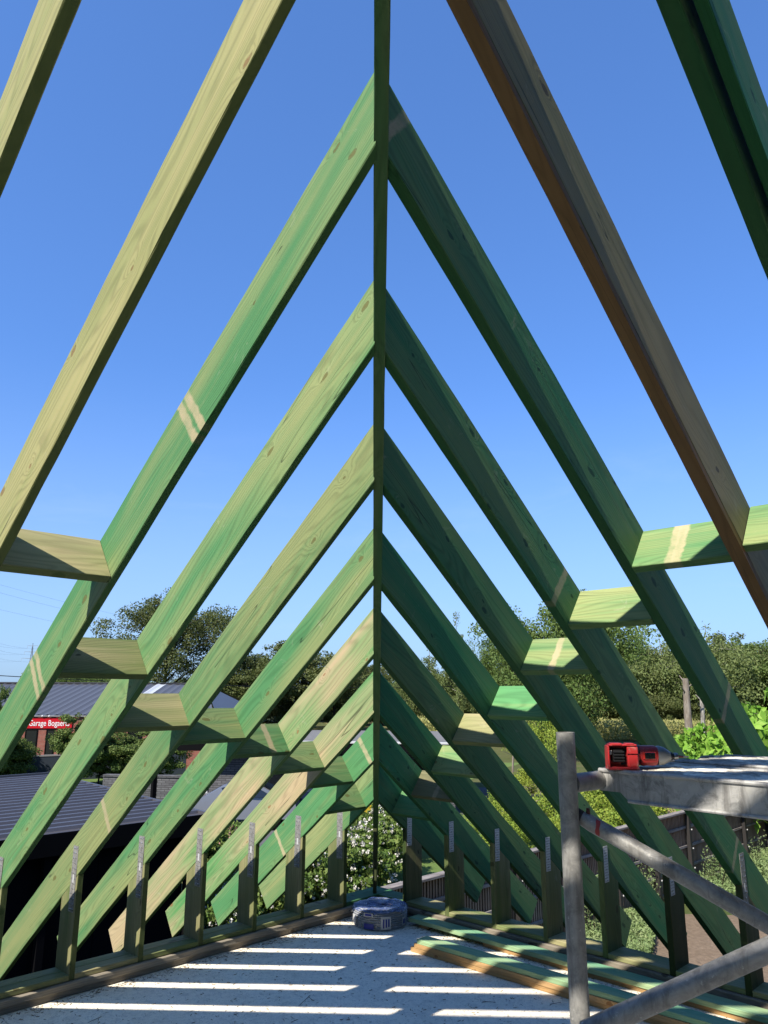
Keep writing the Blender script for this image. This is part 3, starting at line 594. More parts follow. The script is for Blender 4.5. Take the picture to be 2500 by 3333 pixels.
# battery foot: an open red box seen from its mouth
b = MB(); x0, x1, z0, z1, y0, y1, th = -.049, .047, 0.0, .078, 0.0, .05, .006
b.box(x0, x1, y0, y1, z0, z0 + th + .002, 0, None, .002); b.box(x0 + .006, x1 - .004, y0, y1, z1 - th, z1, 0, None, .002); b.box(x0, x0 + th, y0, y1, z0 + th, z1 - .004, 0, None, .0025); b.box(x1 - .034, x1, y0 + .004, y1, z0 + th, z1 - th + .001, 0, None, .004)
b.box(x0 + .004, x1 - .004, y1 - .006, y1, z0 + .004, z1 - .003, 0)
b.box(x0 + .012, x1 - .05, y0 - .001, y1, z1 - .005, z1 + .003, 0, None, .002); b.box(x1 - .038, x1 - .012, y0, y1 - .01, z1 - .002, z1 + .003, 0, None, .002)
b.box(x1 - .036, x1 - .002, y0 + .0, y0 + .006, z1 - .03, z1 - .008, 0, None, .002)
part('battery_foot', b, [M_red])
b = MB(); b.box(x0 + .018, x0 + .05, y0 + .012, y1 - .006, .022, .064, 0, None, .002)
for k in range(4): b.box(x0 + .018, x0 + .052, y0 + .004, y0 + .014, .026 + k * .009, .030 + k * .009, 0)
part('battery_contacts', b, [M_black])
b = MB(); b.box(x0 + .009, x0 + .016, y0 + .02, y0 + .022, .045, .058, 0); part('rating_label', b, [M_white])
# handle going back from the foot to the head
def loft(b, P, RX, RZ, n=16, mi=0, up=Vector((0, 0, 1))):
    V = []; F = []
    for i, p in enumerate(P):
        p = Vector(p); t = (Vector(P[min(i + 1, len(P) - 1)]) - Vector(P[max(i - 1, 0)])).normalized(); s_ = t.cross(up).normalized(); u_ = s_.cross(t)
        for k in range(n):
            q = 2 * math.pi * k / n; c_, d_ = math.cos(q), math.sin(q); e = .75
            V.append(p + s_ * RX[i] * math.copysign(abs(c_) ** e, c_) + u_ * RZ[i] * math.copysign(abs(d_) ** e, d_))
    for i in range(len(P) - 1):
        for k in range(n): F.append([i * n + k, i * n + (k + 1) % n, (i + 1) * n + (k + 1) % n, (i + 1) * n + k])
    F += [list(range(n - 1, -1, -1)), list(range((len(P) - 1) * n, len(P) * n))]; b.add(V, F, mi)
b = MB(); loft(b, [(.0, .045, .038), (.02, .07, .036), (.045, .10, .034), (.07, .128, .034)], [.03, .021, .019, .024], [.026, .018, .017, .022]); part('handle', b, [M_grip])
hy = .105
b = MB(); loft(b, [(.028, hy, .036), (.034, hy, .036), (.06, hy, .038), (.10, hy, .038), (.125, hy, .036)], [.022, .028, .030, .030, .029], [.022, .028, .031, .031, .028]); part('motor_housing', b, [M_black])
b = MB(); loft(b, [(.070, hy, .037), (.074, hy, .037), (.12, hy, .037), (.128, hy, .036)], [.0318, .033, .033, .030], [.0305, .032, .032, .029]); part('red_shell', b, [M_red])
b = MB(); b.box(.078, .120, hy - .0352, hy - .030, .026, .051, 0, None, .002); part('side_window_rim', b, [flat('bright_red_plastic', (.62, .04, .03), .35)])
b = MB(); b.box(.083, .116, hy - .0368, hy - .033, .029, .048, 0, None, .0012); part('side_window', b, [M_gloss])
b = MB(); loft(b, [(.127, hy, .036), (.135, hy, .037), (.150, hy, .036), (.166, hy, .035), (.172, hy, .035)], [.030, .031, .028, .019, .015], [.029, .031, .028, .019, .015], 20); part('nose_cone', b, [M_nose])
b = MB(); b.tube([(.171, hy, .035), (.178, hy, .035)], .0135, 20, 0); b.tube([(.178, hy, .035), (.184, hy, .035)], .010, 20, 0); part('front_ring', b, [M_black])
b = MB(); b.tube([(.184, hy, .035), (.190, hy, .035), (.197, hy, .035)], [.0105, .0115, .0095], 20); part('collet', b, [M_steel])
b = MB(); b.tube([(.197, hy, .035), (.214, hy, .034)], .0034, 8, 0); b.tube([(.214, hy, .034), (.232, hy, .034)], [.0024, .0018], 8, 1); part('bit', b, [flat('red_bit_sleeve', (.25, .03, .03), .4), M_steel])
b = MB(); loft(b, [(.05, .072, .034), (.062, .07, .034), (.068, .076, .034)], [.006, .007, .004], [.010, .011, .008], 10); part('trigger', b, [M_red])

# ------------------------------------------------------------------ ground and its patches
def sheet(name, pts, z, mat, kind='structure'):
    obj(name, mesh(name, [(p[0], p[1], z) for p in pts], [list(range(len(pts)))], [mat]), kind=kind)
V = []; F = []; n = 60
for j in range(n + 1):
    for i in range(n + 1): V.append(((i / n - .5) * 2400, (j / n - .5) * 2400, GZ))
for j in range(n):
    for i in range(n): a = j * (n + 1) + i; F.append([a, a + 1, a + n + 2, a + n + 1])
obj('ground', mesh('ground', V, F, [M_ground]), kind='structure')
def blob(pts, sub=5, j=.25, seed=1):
    r = random.Random(seed); out = []
    for k in range(len(pts)):
        a, b_ = Vector(pts[k]), Vector(pts[(k + 1) % len(pts)])
        for s_ in range(sub): p = a.lerp(b_, s_ / sub); out.append((p.x + r.uniform(-j, j), p.y + r.uniform(-j, j)))
    return out
sheet('lawn', blob([(-5, -5.2), (-30, -5.2), (-30, -14), (-21, -22), (-14, -14), (-7, -7)], 6, .2), GZ + .004, M_lawn)
sheet('back_lawn', blob([(-4, -23), (-4, -38), (-30, -38), (-40, -26), (-30, -22.5), (-16, -27)], 5, .2), GZ + .004, M_lawn)
sheet('driveway', [(-8, -13.6), (-8, -24), (-16, -26), (-34, -16), (-28, -12.5), (-20, -15), (-14, -18)], GZ + .008, M_pave)
sheet('soil_patch', blob([(-8, -3.0), (-12.5, -3.3), (-16, -1.5), (-30, 2), (-20, 8), (-2, 8), (-4, 0)], 6, .25, 4), GZ + .004, M_soil)
sheet('sand_patch', blob([(-22, -12.5), (-31, -16), (-33, -19), (-27, -19), (-22, -15)], 5, .5, 6), GZ + .012, M_sand)
p = [far(px, dd, 0) for px, dd in ((1100, 95), (2700, 85), (2700, 175), (1000, 190))]; sheet('maize_field', [(q.x, q.y) for q in p], GZ + .01, M_maize)

# ------------------------------------------------------------------ foliage tools
def leaf_quads(C, size, rng, aspect=.55, droop=0.0, elong=None):
    """C (n,3) centres -> quads of leaf shape (diamond)"""
    n = len(C); a = rng.normal(size=(n, 3)); 
    if droop: a[:, 2] -= droop * 2
    a /= np.linalg.norm(a, axis=1)[:, None]; b = np.cross(a, rng.normal(size=(n, 3))); b /= np.linalg.norm(b, axis=1)[:, None]
    s = size * rng.uniform(.6, 1.3, (n, 1)); V = np.empty((n, 4, 3)); V[:, 0] = C - a * s * .5; V[:, 1] = C + b * s * aspect * .5 - a * s * .08; V[:, 2] = C + a * s * .55; V[:, 3] = C - b * s * aspect * .5 - a * s * .08
    return V.reshape(-1, 3)
def tree_meshes(name, seed, H_, W_, trunk, leafmat, barkmat, nleaf, leaf, limbs=16, tr=.018, droop=0., spread=.9, shape='round', sub=6, lean=0.):
    rng = np.random.default_rng(seed); r = random.Random(seed); b = MB()
    top = H_ * .93; P = [Vector((lean * (k / 5) ** 2 + r.uniform(-.012, .012) * H_ * (k > 0), r.uniform(-.012, .012) * H_ * (k > 0), top * k / 5)) for k in range(6)]
    b.tube(P, [H_ * tr * (1.25 if k == 0 else 1) * (1 - .85 * k / 5) for k in range(6)], 8)
    def on(t): t = max(0, min(.999, t)) * 5; k = int(t); return P[k].lerp(P[k + 1], t - k)
    cl = []
    for L in range(limbs):
        h = (L + .5) / limbs; z0 = trunk + (H_ * .86 - trunk) * h ** 1.05
        if shape == 'round': rad = W_ / 2 * math.sqrt(max(.05, 1 - (2 * (h * .93 + .03) - .88) ** 2 * .92))
        elif shape == 'cone': rad = W_ / 2 * (1.05 - h) ** .6
        else: rad = W_ / 2 * (.6 + .5 * math.sin(h * 3.1))
        rad *= r.uniform(.7, 1.08); az = L * 2.4 + r.uniform(-.5, .5); s0 = on(z0 / top * .92); up = rad * r.uniform(.15, .7) * (1 - droop)
        e = s0 + Vector((math.cos(az) * rad, math.sin(az) * rad, up)); mid = s0.lerp(e, .5) + Vector((r.uniform(-.1, .1), r.uniform(-.1, .1), .12)) * rad
        r0 = H_ * tr * .45 * (1 - .6 * h); b.tube([s0, mid, e], [r0, r0 * .6, r0 * .2], 5, caps=False)
        for q in range(sub):
            t = r.uniform(.3, 1.05); base = s0.lerp(mid, t * 2) if t < .5 else mid.lerp(e, min(1, t * 2 - 1)); dd = Vector((r.gauss(0, 1), r.gauss(0, 1), r.gauss(.25, .6))).normalized() * rad * r.uniform(.22, .5)
            tip = base + dd; b.tube([base, base.lerp(tip, .5) + Vector((0, 0, .04 * rad)), tip], [r0 * .28, r0 * .18, r0 * .06], 3, caps=False)
            cl.append((tip, rad * r.uniform(.16, .34) * spread))
            if r.random() < .5: cl.append((base.lerp(tip, .5), rad * .18 * spread))
    cl.append((P[-1], W_ * .09)); cl.append((P[-2], W_ * .12))
    wts = np.array([c[1] ** 2 for c in cl]); wts /= wts.sum(); idx = rng.choice(len(cl), nleaf, p=wts)
    C = np.array([tuple(cl[i][0]) for i in idx]); R = np.array([cl[i][1] for i in idx])[:, None]
    d = rng.normal(size=(nleaf, 3)); d /= np.linalg.norm(d, axis=1)[:, None]; d *= rng.uniform(.15, 1, (nleaf, 1)) ** .5; d[:, 2] *= .75
    C = C + d * R
    if droop: C[:, 2] -= rng.uniform(0, 1, nleaf) ** 1.5 * W_ * .28 * droop
    V = leaf_quads(C, leaf, rng, .6, droop)
    return b.mesh('trunk', [barkmat]), quads_np('crown', V, nleaf, [leafmat])
def plant_tree(name, meshes, p, rot, sc, label, cat='tree', group=None):
    M = Matrix.Translation(Vector(p)) @ Matrix.Rotation(rot, 4, 'Z') @ Matrix.Diagonal((sc[0], sc[0], sc[1], 1))
    t = obj(name, None, None, M, None, label, cat, group)
    obj('trunk', meshes[0], t, M); obj('crown', meshes[1], t, M); return t

# big airy oak behind the garage
oakL = tree_meshes('oak', 11, 17, 14.5, 4.6, L_oak, M_bark, 42000, .23, 26, .017, 0, .78, 'round', 9)
plant_tree('oak_tree', oakL, far(535, 90, GZ), 0, (1, .98), 'big airy dark oak rising behind the grey garage roof on the left')
oakR = tree_meshes('oak', 23, 13.5, 14, 1.2, L_wood, M_bark, 52000, .24, 26, .02, 0, 1.0, 'round', 9)
plant_tree('oak_tree', oakR, far(1875, 68, GZ), 1, (.95, .95), 'broad dark oak behind the right rafters with branches hanging to the grass')
plant_tree('oak_tree', oakR, far(1640, 75, GZ), 3.1, (.38, .78), 'upright dense green tree just right of the hip', )
med = tree_meshes('med', 31, 12, 9, 1.0, L_oak, M_bark, 26000, .28, 20, .018, 0, 1.0, 'tall', 7)
med2 = tree_meshes('med2', 37, 12, 10, .6, L_wood, M_bark, 32000, .29, 20, .018, 0, 1.05, 'tall', 7)
birch = tree_meshes('birch', 41, 16, 7, 3.0, L_birch, M_bbark, 17000, .24, 24, .009, .75, .85, 'cone', 7)
birch2 = tree_meshes('birch2', 43, 16, 9, 3.0, L_birch, M_bbark, 15000, .30, 26, .009, .85, 1.0, 'tall', 8)
gl = 'dark trees along the far side behind the left rafters'
for px, dist, s_, hs, lb in ((790, 88, .95, .82, 'round dark tree to the right of the big oak'), (960, 92, 1.1, .86, 'tall dark tree between the big oak and the hip'), (1090, 96, .9, .72, 'lower dark tree behind the last left rafters'),
                        (690, 100, .9, .62, 'low dark tree in the gap behind the garage roof end'), (1180, 110, .9, .8, 'brownish dark tree just left of the hip')):
    plant_tree('tree', med, far(px, dist, GZ), px, (s_, hs), lb, group=gl)
for px, dist, s_, hs, lb in ((190, 150, 1., .72, 'small distant tree above the left part of the garage roof'), (300, 160, 1., .74, 'small distant tree above the garage ridge'), (420, 150, .9, .66, 'small distant tree beside the oak at its left')):
    plant_tree('tree', med2, far(px, dist, GZ), px, (s_, hs), lb, group='distant trees above the garage roof')
gb = 'birches behind the right rafters'
for px, dist, s_, hs, ms_, lb in ((1490, 95, .75, .95, birch, 'tall thin birch with a pointed airy top right of the hip'), (1400, 100, .8, .74, birch, 'slim airy birch close to the hip'), (1340, 98, .6, .6, birch2, 'lowest thin birch close beside the hip'),
        (2070, 105, 1.1, .86, birch2, 'weeping birch behind the right rafters under the blocks'), (2160, 106, 1.0, .84, birch2, 'weeping birch next to the bare trunk'), (2320, 104, 1.2, .88, birch2, 'tall birch top standing above the wood near the right edge'), (2000, 108, .9, .78, birch2, 'leftmost of the weeping birches behind the right rafters')):
    plant_tree('birch_tree', ms_, far(px, dist, GZ), px * .7, (s_, hs), lb, group=gb)
gw = 'bushy trees of the wood at the far right'
k = 0
for px in range(1240, 2760, 50):
    dist = 112 + (k * 37 % 17); s_ = .85 + (k * 13 % 7) * .06; hs = (.78 + (k * 29 % 9) * .045) * (.98 if px > 2330 else .66) * (.9 if px < 1560 else 1)
    where = 'left of the hip gap' if px < 1560 else ('below the birches' if px < 2300 else 'at the right edge')
    plant_tree('tree', med2 if k % 2 else med, far(px, dist, GZ), k * 1.7, (s_, hs), 'bushy green tree of the far wood ' + {'left of the hip gap': 'just right of the hip', 'below the birches': 'below the birches', 'at the right edge': 'near the right edge of the picture'}[where], group=gw + (' near the hip' if px < 1560 else (' below the birches' if px < 2300 else ' at the right edge'))); k += 1
for px in range(560, 1240, 85):
    plant_tree('tree', med, far(px, 118 + px % 13, GZ), px, (1., .55 + (px % 5) * .02), 'low dark tree in the far row behind the left rafters', group='low dark trees of the far row at the left')
# shrubs under the wood edge to close it
bush = tree_meshes('bush', 53, 3.6, 5, .2, L_oak, M_bark, 9000, .17, 14, .012, 0, 1.1, 'round', 6)
for j, px in enumerate(range(860, 2400, 105)):
    plant_tree('shrub', bush, far(px, 100 + (j % 4) * 3, GZ), j, (1.35, 1.0 + .3 * (j * 7 % 5) / 5), 'dark bush at the foot of the far wood', 'bush', 'bushes along the foot of the far wood')
# left edge and laurels
laur = tree_meshes('laurel', 61, 3.6, 2.3, .25, L_laurel, M_bark, 22000, .11, 22, .012, 0, 1.15, 'tall', 7)
for j, (px, dd, sx_, sz_, lb) in enumerate(((2, 41, .5, 1.4, 'slender leafy tree cut by the left picture edge'), (58, 43, .8, .74, 'laurel bush left of the red brick wall'), (264, 42, .8, 1.02, 'large laurel bush hiding the end of the red sign'), (345, 43, .95, .8, 'laurel bush just right of the sign bush'), (440, 43, 1.0, .78, 'laurel bush behind the fourth rafter'), (540, 43.5, 1.0, .75, 'rightmost laurel of the hedge row'), (-60, 42, 1, 1.1, 'laurel bush outside the left edge'), (20, 44, 1., .72, 'laurel bush at the left edge below the garage'))):
    plant_tree('laurel_shrub', laur, far(px, dd, GZ), j * 1.3, (sx_, sz_), lb, 'bush', 'laurel bushes in front of the garage')
# catalpas with big leaves
cat = tree_meshes('catalpa', 71, 4.4, 4.4, .9, L_lime, M_gbark, 7500, .27, 18, .018, .35, 1.1, 'round', 7)
plant_tree('catalpa_tree', cat, far(2330, 27.5, GZ), .3, (.85, .92), 'bright green catalpa right behind the power tool', 'tree')
plant_tree('catalpa_tree', cat, far(2530, 25, GZ), 2.2, (1.05, 1.13), 'larger bright green catalpa at the right picture edge', 'tree')
SHL = ['left of the scaffold upright, lowest of the bank', 'seen through the gap left of the upright, close to the fence', 'directly left of the scaffold upright', 'directly right of the scaffold upright', 'under the scaffold crossbar', 'behind the foot of the sixth right rafter', 'beside the straw heap', 'behind the top of the scaffold upright', 'at the left end of the bank, farther back', 'by the pale sandy soil']
# yellow green garden shrubs
shr = tree_meshes('garden_shrub', 81, 1.7, 2.3, .1, L_shrub, M_bark, 7000, .075, 16, .012, 0, 1.2, 'round', 6)
for j, (px, py, s_, h_) in enumerate(((1600, 2780, .8, .7), (1690, 2760, .8, .8), (1790, 2740, .9, .8), (1890, 2770, .8, .7), (1960, 2720, 1.0, 1.1), (2060, 2740, 1.1, 1.0), (2110, 2700, 1, 1.3), (1830, 2650, 1, .9), (1650, 2690, .8, .8), (1720, 2600, .9, .8))):
    p = atz(px, py, GZ); plant_tree('garden_shrub', shr, (p.x, min(p.y, -5.3), GZ), j * 1.1, (s_, h_), 'yellow green garden shrub ' + SHL[j], 'bush', 'yellow green shrubs beyond the fence')
for j, (px, py, s_, h_) in enumerate(((1800, 2480, 1.4, 2.1), (1715, 2470, 1.2, 1.5))):
    p = atz(px, py, GZ); plant_tree('garden_tree', shr, (p.x, p.y, GZ), j, (s_, h_), ('yellow green small tree left of the scaffold upright', 'smaller yellow green tree near the bright block')[j], 'tree')
# hydrangeas
hyd = tree_meshes('hydrangea', 91, 1.35, 1.7, .05, L_hyd, M_bark, 5200, .10, 16, .012, 0, 1.2, 'round', 6)
def blooms(seed, n, R, Hh, size, mat):
    rng = np.random.default_rng(seed); C = []
    for k in range(n):
        a = rng.uniform(0, 6.28); u = rng.uniform(0, 1) ** .6; c = np.array([math.cos(a) * R * u, math.sin(a) * R * u, Hh * (1.03 - .6 * u * u) + rng.uniform(-.12, .05)])
        q = rng.normal(size=(16, 3)); q /= np.linalg.norm(q, axis=1)[:, None]; C.append(c + q * size * rng.uniform(.5, 1))
    C = np.concatenate(C); return quads_np('blossom', leaf_quads(C, size * .9, rng, .9), len(C), [mat])
hb = blooms(5, 70, .85, 1.3, .045, M_petal); hp = blooms(6, 45, .8, 1.25, .05, M_petal2)
HL = ['beside the second last left stud, low at the front', 'seen between the last two left studs', 'filling the gap left of the hip foot', 'behind the gap left of the hip foot', 'behind the last left stud, farther back', 'just left of the hip, half way back', 'just right of the hip, half way back', 'farthest right, at the lawn edge', 'farthest back, against the clipped hedge', 'seen under the vivid green rafter tail', 'seen under the pinkish rafter tail', 'leftmost of the row, nearly hidden by a stud', 'lowest one, right at the hip foot']
hl = [(980, 3010, 1, 1), (1060, 2985, 1, 1.1), (1140, 2960, 1.1, 1.1), (1110, 2890, 1, 1), (1010, 2930, 1, .9), (1190, 2880, 1.1, 1.05), (1260, 2860, 1, 1), (1300, 2800, 1, 1), (1240, 2790, 1, 1), (900, 3040, 1, .9), (800, 3060, .9, .9), (700, 3085, .8, .8), (1180, 2960, 1, .9)]
for j, (px, py, s_, h_) in enumerate(hl):
    p = atz(px, py, GZ); M = None
    t = plant_tree('hydrangea', hyd, p, j * 1.9, (s_, h_), 'white flowering hydrangea bush ' + HL[j], 'bush', 'white flowering hydrangeas below the corner')
    obj('blossom', hb, t, WM[t.name])
for j, (px, py) in enumerate(((740, 2850), (660, 2880))):
    p = atz(px, py, GZ); t = plant_tree('hydrangea', hyd, p, j, (.9, .9), ('hydrangea with pink blooms in front of the parked car', 'second pink hydrangea beside the carport corner')[j], 'bush')
    obj('blossom', hp, t, WM[t.name])
# clipped hedge behind the hydrangeas
rng = np.random.default_rng(4)
p0, p1 = far(1130, 25.5, GZ), far(1330, 25.5, GZ); n = 15000; t_ = rng.uniform(0, 1, (n, 1)); C = np.array(tuple(p0)) * (1 - t_) + np.array(tuple(p1)) * t_; off = rng.normal(size=(n, 3)) * (.35, .35, 0); C = C + off; C[:, 2] = GZ + rng.uniform(.05, .78, n)
obj('hedge', quads_np('hedge', leaf_quads(C, .06, rng), n, [L_laurel]), kind=None, label='low clipped hedge behind the flowering bushes at the centre', cat='hedge')
# dead flower spikes
spm = MB(); rr = random.Random(9)
for k in range(9):
    x, y = rr.uniform(-.3, .3), rr.uniform(-.3, .3); h = rr.uniform(.5, .95); spm.tube([(x, y, 0), (x + rr.uniform(-.05, .05), y, h * .6), (x + rr.uniform(-.07, .07), y, h)], [.008, .007, .004], 5)
    for q in range(14): z = h * (.4 + .6 * q / 14); spm.box(x - .016, x + .016, y - .016, y + .016, z, z + .02, 0, Matrix.Rotation(q, 4, 'Z') if 0 else None)
spm = spm.mesh('dry_spikes', [bark('dry_flower_brown', (.12, .07, .045), (.22, .14, .10))])
for j, (px, py) in enumerate(((330, 3110), (370, 3100), (400, 3090), (520, 3060), (545, 3050), (570, 3045), (440, 3080), (600, 3030))):
    p = atz(px, py, GZ); obj('dry_flower_stalks', spm, None, Matrix.Translation(p) @ Matrix.Rotation(j, 4, 'Z'), None, 'clump of brown dried flower spikes beside the dark carport wall', 'plant', 'dried flower spikes by the carport')
# weeds
def weed_patch(name, poly, n, hmax, size, mat, seed, hgt=None):
    rng = np.random.default_rng(seed); xs = np.array([q[0] for q in poly]); ys = np.array([q[1] for q in poly]); out = []
    def inside(x, y):
        c = np.zeros(len(x), bool); j = len(poly) - 1
        for i in range(len(poly)):
            cond = ((ys[i] > y) != (ys[j] > y)) & (x < (xs[j] - xs[i]) * (y - ys[i]) / (ys[j] - ys[i] + 1e-9) + xs[i]); c ^= cond; j = i
        return c
    x = rng.uniform(xs.min(), xs.max(), n * 3); y = rng.uniform(ys.min(), ys.max(), n * 3); k = inside(x, y); x, y = x[k][:n], y[k][:n]
    hh = .5 + .5 * np.sin(x * 1.7 + seed) * np.cos(y * 2.1); z = GZ + rng.uniform(0, 1, len(x)) ** .8 * hmax * (.45 + .55 * hh)
    C = np.stack([x, y, z], 1); return obj(name, quads_np(name, leaf_quads(C, size, rng, .35), len(C), [mat]), kind='stuff')
weed_patch('weeds', [(-6.5, -4.0), (-12.4, -4.0), (-10.4, -3.0), (-8.2, -2.1), (-6.0, -1.0), (-5, -3)], 46000, .42, .075, L_weed, 3)
weed_patch('weeds', [(-13, -4.0), (-26, -3.9), (-26, -.5), (-17, -1.8), (-13.6, -3.2)], 52000, .5, .085, L_weed, 5)
weed_patch('tall_grass', [(-4.6, -4.5), (-22, -4.5), (-22, -6.0), (-5, -5.8)], 16000, .3, .09, L_lawn if 'L_lawn' in globals() else L_weed, 8)
def tall_weed(seed):
    rng = np.random.default_rng(seed); b = MB(); C = []
    for k in range(6):
        a = rng.uniform(0, 6.28); e = Vector((math.cos(a) * .22, math.sin(a) * .22, rng.uniform(.7, 1.15))); b.tube([(0, 0, 0), e * .5 + Vector((0, 0, .08)), e], [.009, .006, .003], 4)
        for q in range(60): t = rng.uniform(.25, 1.05); C.append(np.array(tuple(e * t)) + rng.normal(size=3) * .055)
    C = np.array(C); return b.mesh('stem', [M_bark]), quads_np('leaves', leaf_quads(C, .06, rng, .35), len(C), [L_weed])
tw = tall_weed(3)
for j, (px, py) in enumerate(((2320, 2900), (2350, 2905), (2095, 2960), (2125, 2990), (1900, 3060), (1930, 3075), (2470, 2860), (2130, 2940))):
    p = atz(px, py, GZ); t = obj('tall_weed', None, None, Matrix.Translation(p) @ Matrix.Rotation(j, 4, 'Z') @ Matrix.Scale(.9 + .1 * (j % 3), 4), None, 'tall grey green weed growing at the foot of the slatted fence', 'plant', 'tall weeds by the fence')
    obj('stem', tw[0], t, WM[t.name]); obj('leaves', tw[1], t, WM[t.name])
L_maize = leaf_mat('maize_leaves', (.22, .24, .07), (.30, .28, .10), (.38, .34, .16), .3)
rng = np.random.default_rng(12); n = 26000; u_ = rng.uniform(0, 1, n); q0, q1 = far(1330, 84, 0), far(2720, 80, 0); dv_ = rng.uniform(0, 9, n)
C = np.stack([q0.x + (q1.x - q0.x) * u_ + CF.x * dv_, q0.y + (q1.y - q0.y) * u_ + CF.y * dv_, GZ + rng.uniform(.1, 1.9, n)], 1)
obj('maize', quads_np('maize', leaf_quads(C, .42, rng, .3), n, [L_maize]), kind='stuff')
# straw heap mound
b = MB(); c = atz(2205, 2655, GZ); n = 24; V = []; F = []
for k in range(7):
    R = 2.6 * (1 - k / 6.3); z = GZ + .85 * (1 - (1 - k / 6) ** 2)
    for q in range(n): a = q * 2 * math.pi / n; V.append((c.x + math.cos(a) * R * 1.3 * rnd.uniform(.93, 1.07), c.y - 1.5 + math.sin(a) * R * rnd.uniform(.93, 1.07), z + rnd.uniform(-.06, .06) * (k > 0)))
for k in range(6):
    for q in range(n): F.append([k * n + q, k * n + (q + 1) % n, (k + 1) * n + (q + 1) % n, (k + 1) * n + q])
F.append(list(range(6 * n, 7 * n)))
obj('straw_heap', mesh('straw_heap', V, F, [M_straw], None, True), label='low straw coloured heap behind the slatted fence', cat='heap')

# ------------------------------------------------------------------ slatted fence
FY = -4.1; FT = GZ + 1.8
fence = thing('slatted_fence', (-4.2, FY, GZ), 'tall dark brown slatted garden fence running back from the corner', 'fence')
M_slat = NT('brown_fence_slat', .8, .2); r = M_slat.rand(); nz = M_slat.noise(M_slat.obj(), 12, 4, .6, 0, (1, 1, .2)); M_slat = M_slat.base(M_slat.mix(M_slat.mr(nz, .3, .7), M_slat.mix(r, (.30, .20, .13), (.42, .31, .21)), (.2, .13, .085)), .75)
M_fpost = flat('dark_fence_post', (.028, .024, .022), .6); M_frail = NT('greyed_fence_rail', .8, .2); nz = M_frail.noise(M_frail.obj(), 3, 5, .6, 0, (1, 8, 8)); M_frail = M_frail.base(M_frail.mix(M_frail.mr(nz, .4, .6), (.12, .105, .095), (.22, .195, .175)), 1.)
M_cap = flat('white_plastic_cap', (.75, .75, .73), .5)
b = MB(); b.box(-.017, .017, -.011, .011, 0, 1.72); slm = b.mesh('slat', [M_slat])
x = -4.0; cnt = 0; far_b = MB(); pitch = .07
while x > -27:
    if cnt < 300: obj('slat', slm, fence, Matrix.Translation((x + rnd.uniform(-.004, .004), FY - .03, GZ + .03 + rnd.uniform(-.006, .006))))
    else: far_b.box(x - .017, x + .017, FY - .041, FY - .019, GZ + .03, GZ + 1.75)
    cnt += 1; x -= pitch
obj('slat_row', far_b.mesh('slat_row', [M_slat]), fence, kind='stuff')
rails = (.12, .55, .98, 1.40)
xs = [-4.0 - 1.78 * k for k in range(14)]
for k, xp in enumerate(xs):
    b = MB(); b.box(-.05, .05, -.045, .045, 0, 1.76, 0, None, .004); obj('post', b.mesh('post', [M_fpost]), fence, Matrix.Translation((xp, FY + .062, GZ)))
    if k < len(xs) - 1:
        for zr in rails:
            b = MB(); b.box(xs[k + 1] + .052, xp - .052, -.02, .02, 0, .055, 0, None, .004); obj('rail', b.mesh('rail', [M_frail]), fence, Matrix.Translation((0, FY + .006, GZ + zr)))
        if 1:
            b = MB(); b.box(-.045, .045, -.03, .03, 0, 1.7, 0, None, .004); obj('post', b.mesh('post', [M_fpost]), fence, Matrix.Translation(((xp + xs[k + 1]) / 2, FY - .08, GZ)))
    for zr in rails[1:] + (1.75,):
        b = MB(); b.box(-.016, .016, -.01, .012, -.014, .014, 0, None, .003); obj('rail_cap', b.mesh('rail_cap', [M_cap]), fence, Matrix.Translation((xp - .055, FY + .12, GZ + zr - .02)))
b = MB(); b.box(-27, -3.95, FY - .062, FY - .05, GZ + .02, FT - .05); obj('backing_panel', b.mesh('backing_panel', [M_fpost]), fence)
b = MB(); b.box(-27, -3.9, FY - .075, FY + .085, FT - .045, FT, 0, None, .006); obj('top_rail', b.mesh('top_rail', [M_frail]), fence)

# ------------------------------------------------------------------ carport with corrugated roof
CZ = -.70
nl, nr_ = atz(0, 2736, CZ), atz(650, 2650, CZ)
yn = -8.3; xr = -3.85; yf = -15.0; xl = 9
carp = thing('carport', (0, -11, GZ), 'black carport with a dark corrugated metal roof at the lower left', 'carport')
M_corr = NT('anthracite_roof_sheet', .42, .5); nz = M_corr.noise(M_corr.pos(), 1.5, 4, .6); M_corr.b.inputs['Metallic'].default_value = .2; M_corr = M_corr.base(M_corr.mix(nz, (.085, .083, .095), (.14, .135, .15)))
M_blk = flat('black_cladding', (.006, .006, .007), .9, 0, .03); M_blk2 = flat('black_trim', (.006, .006, .007), .9, 0, .04)
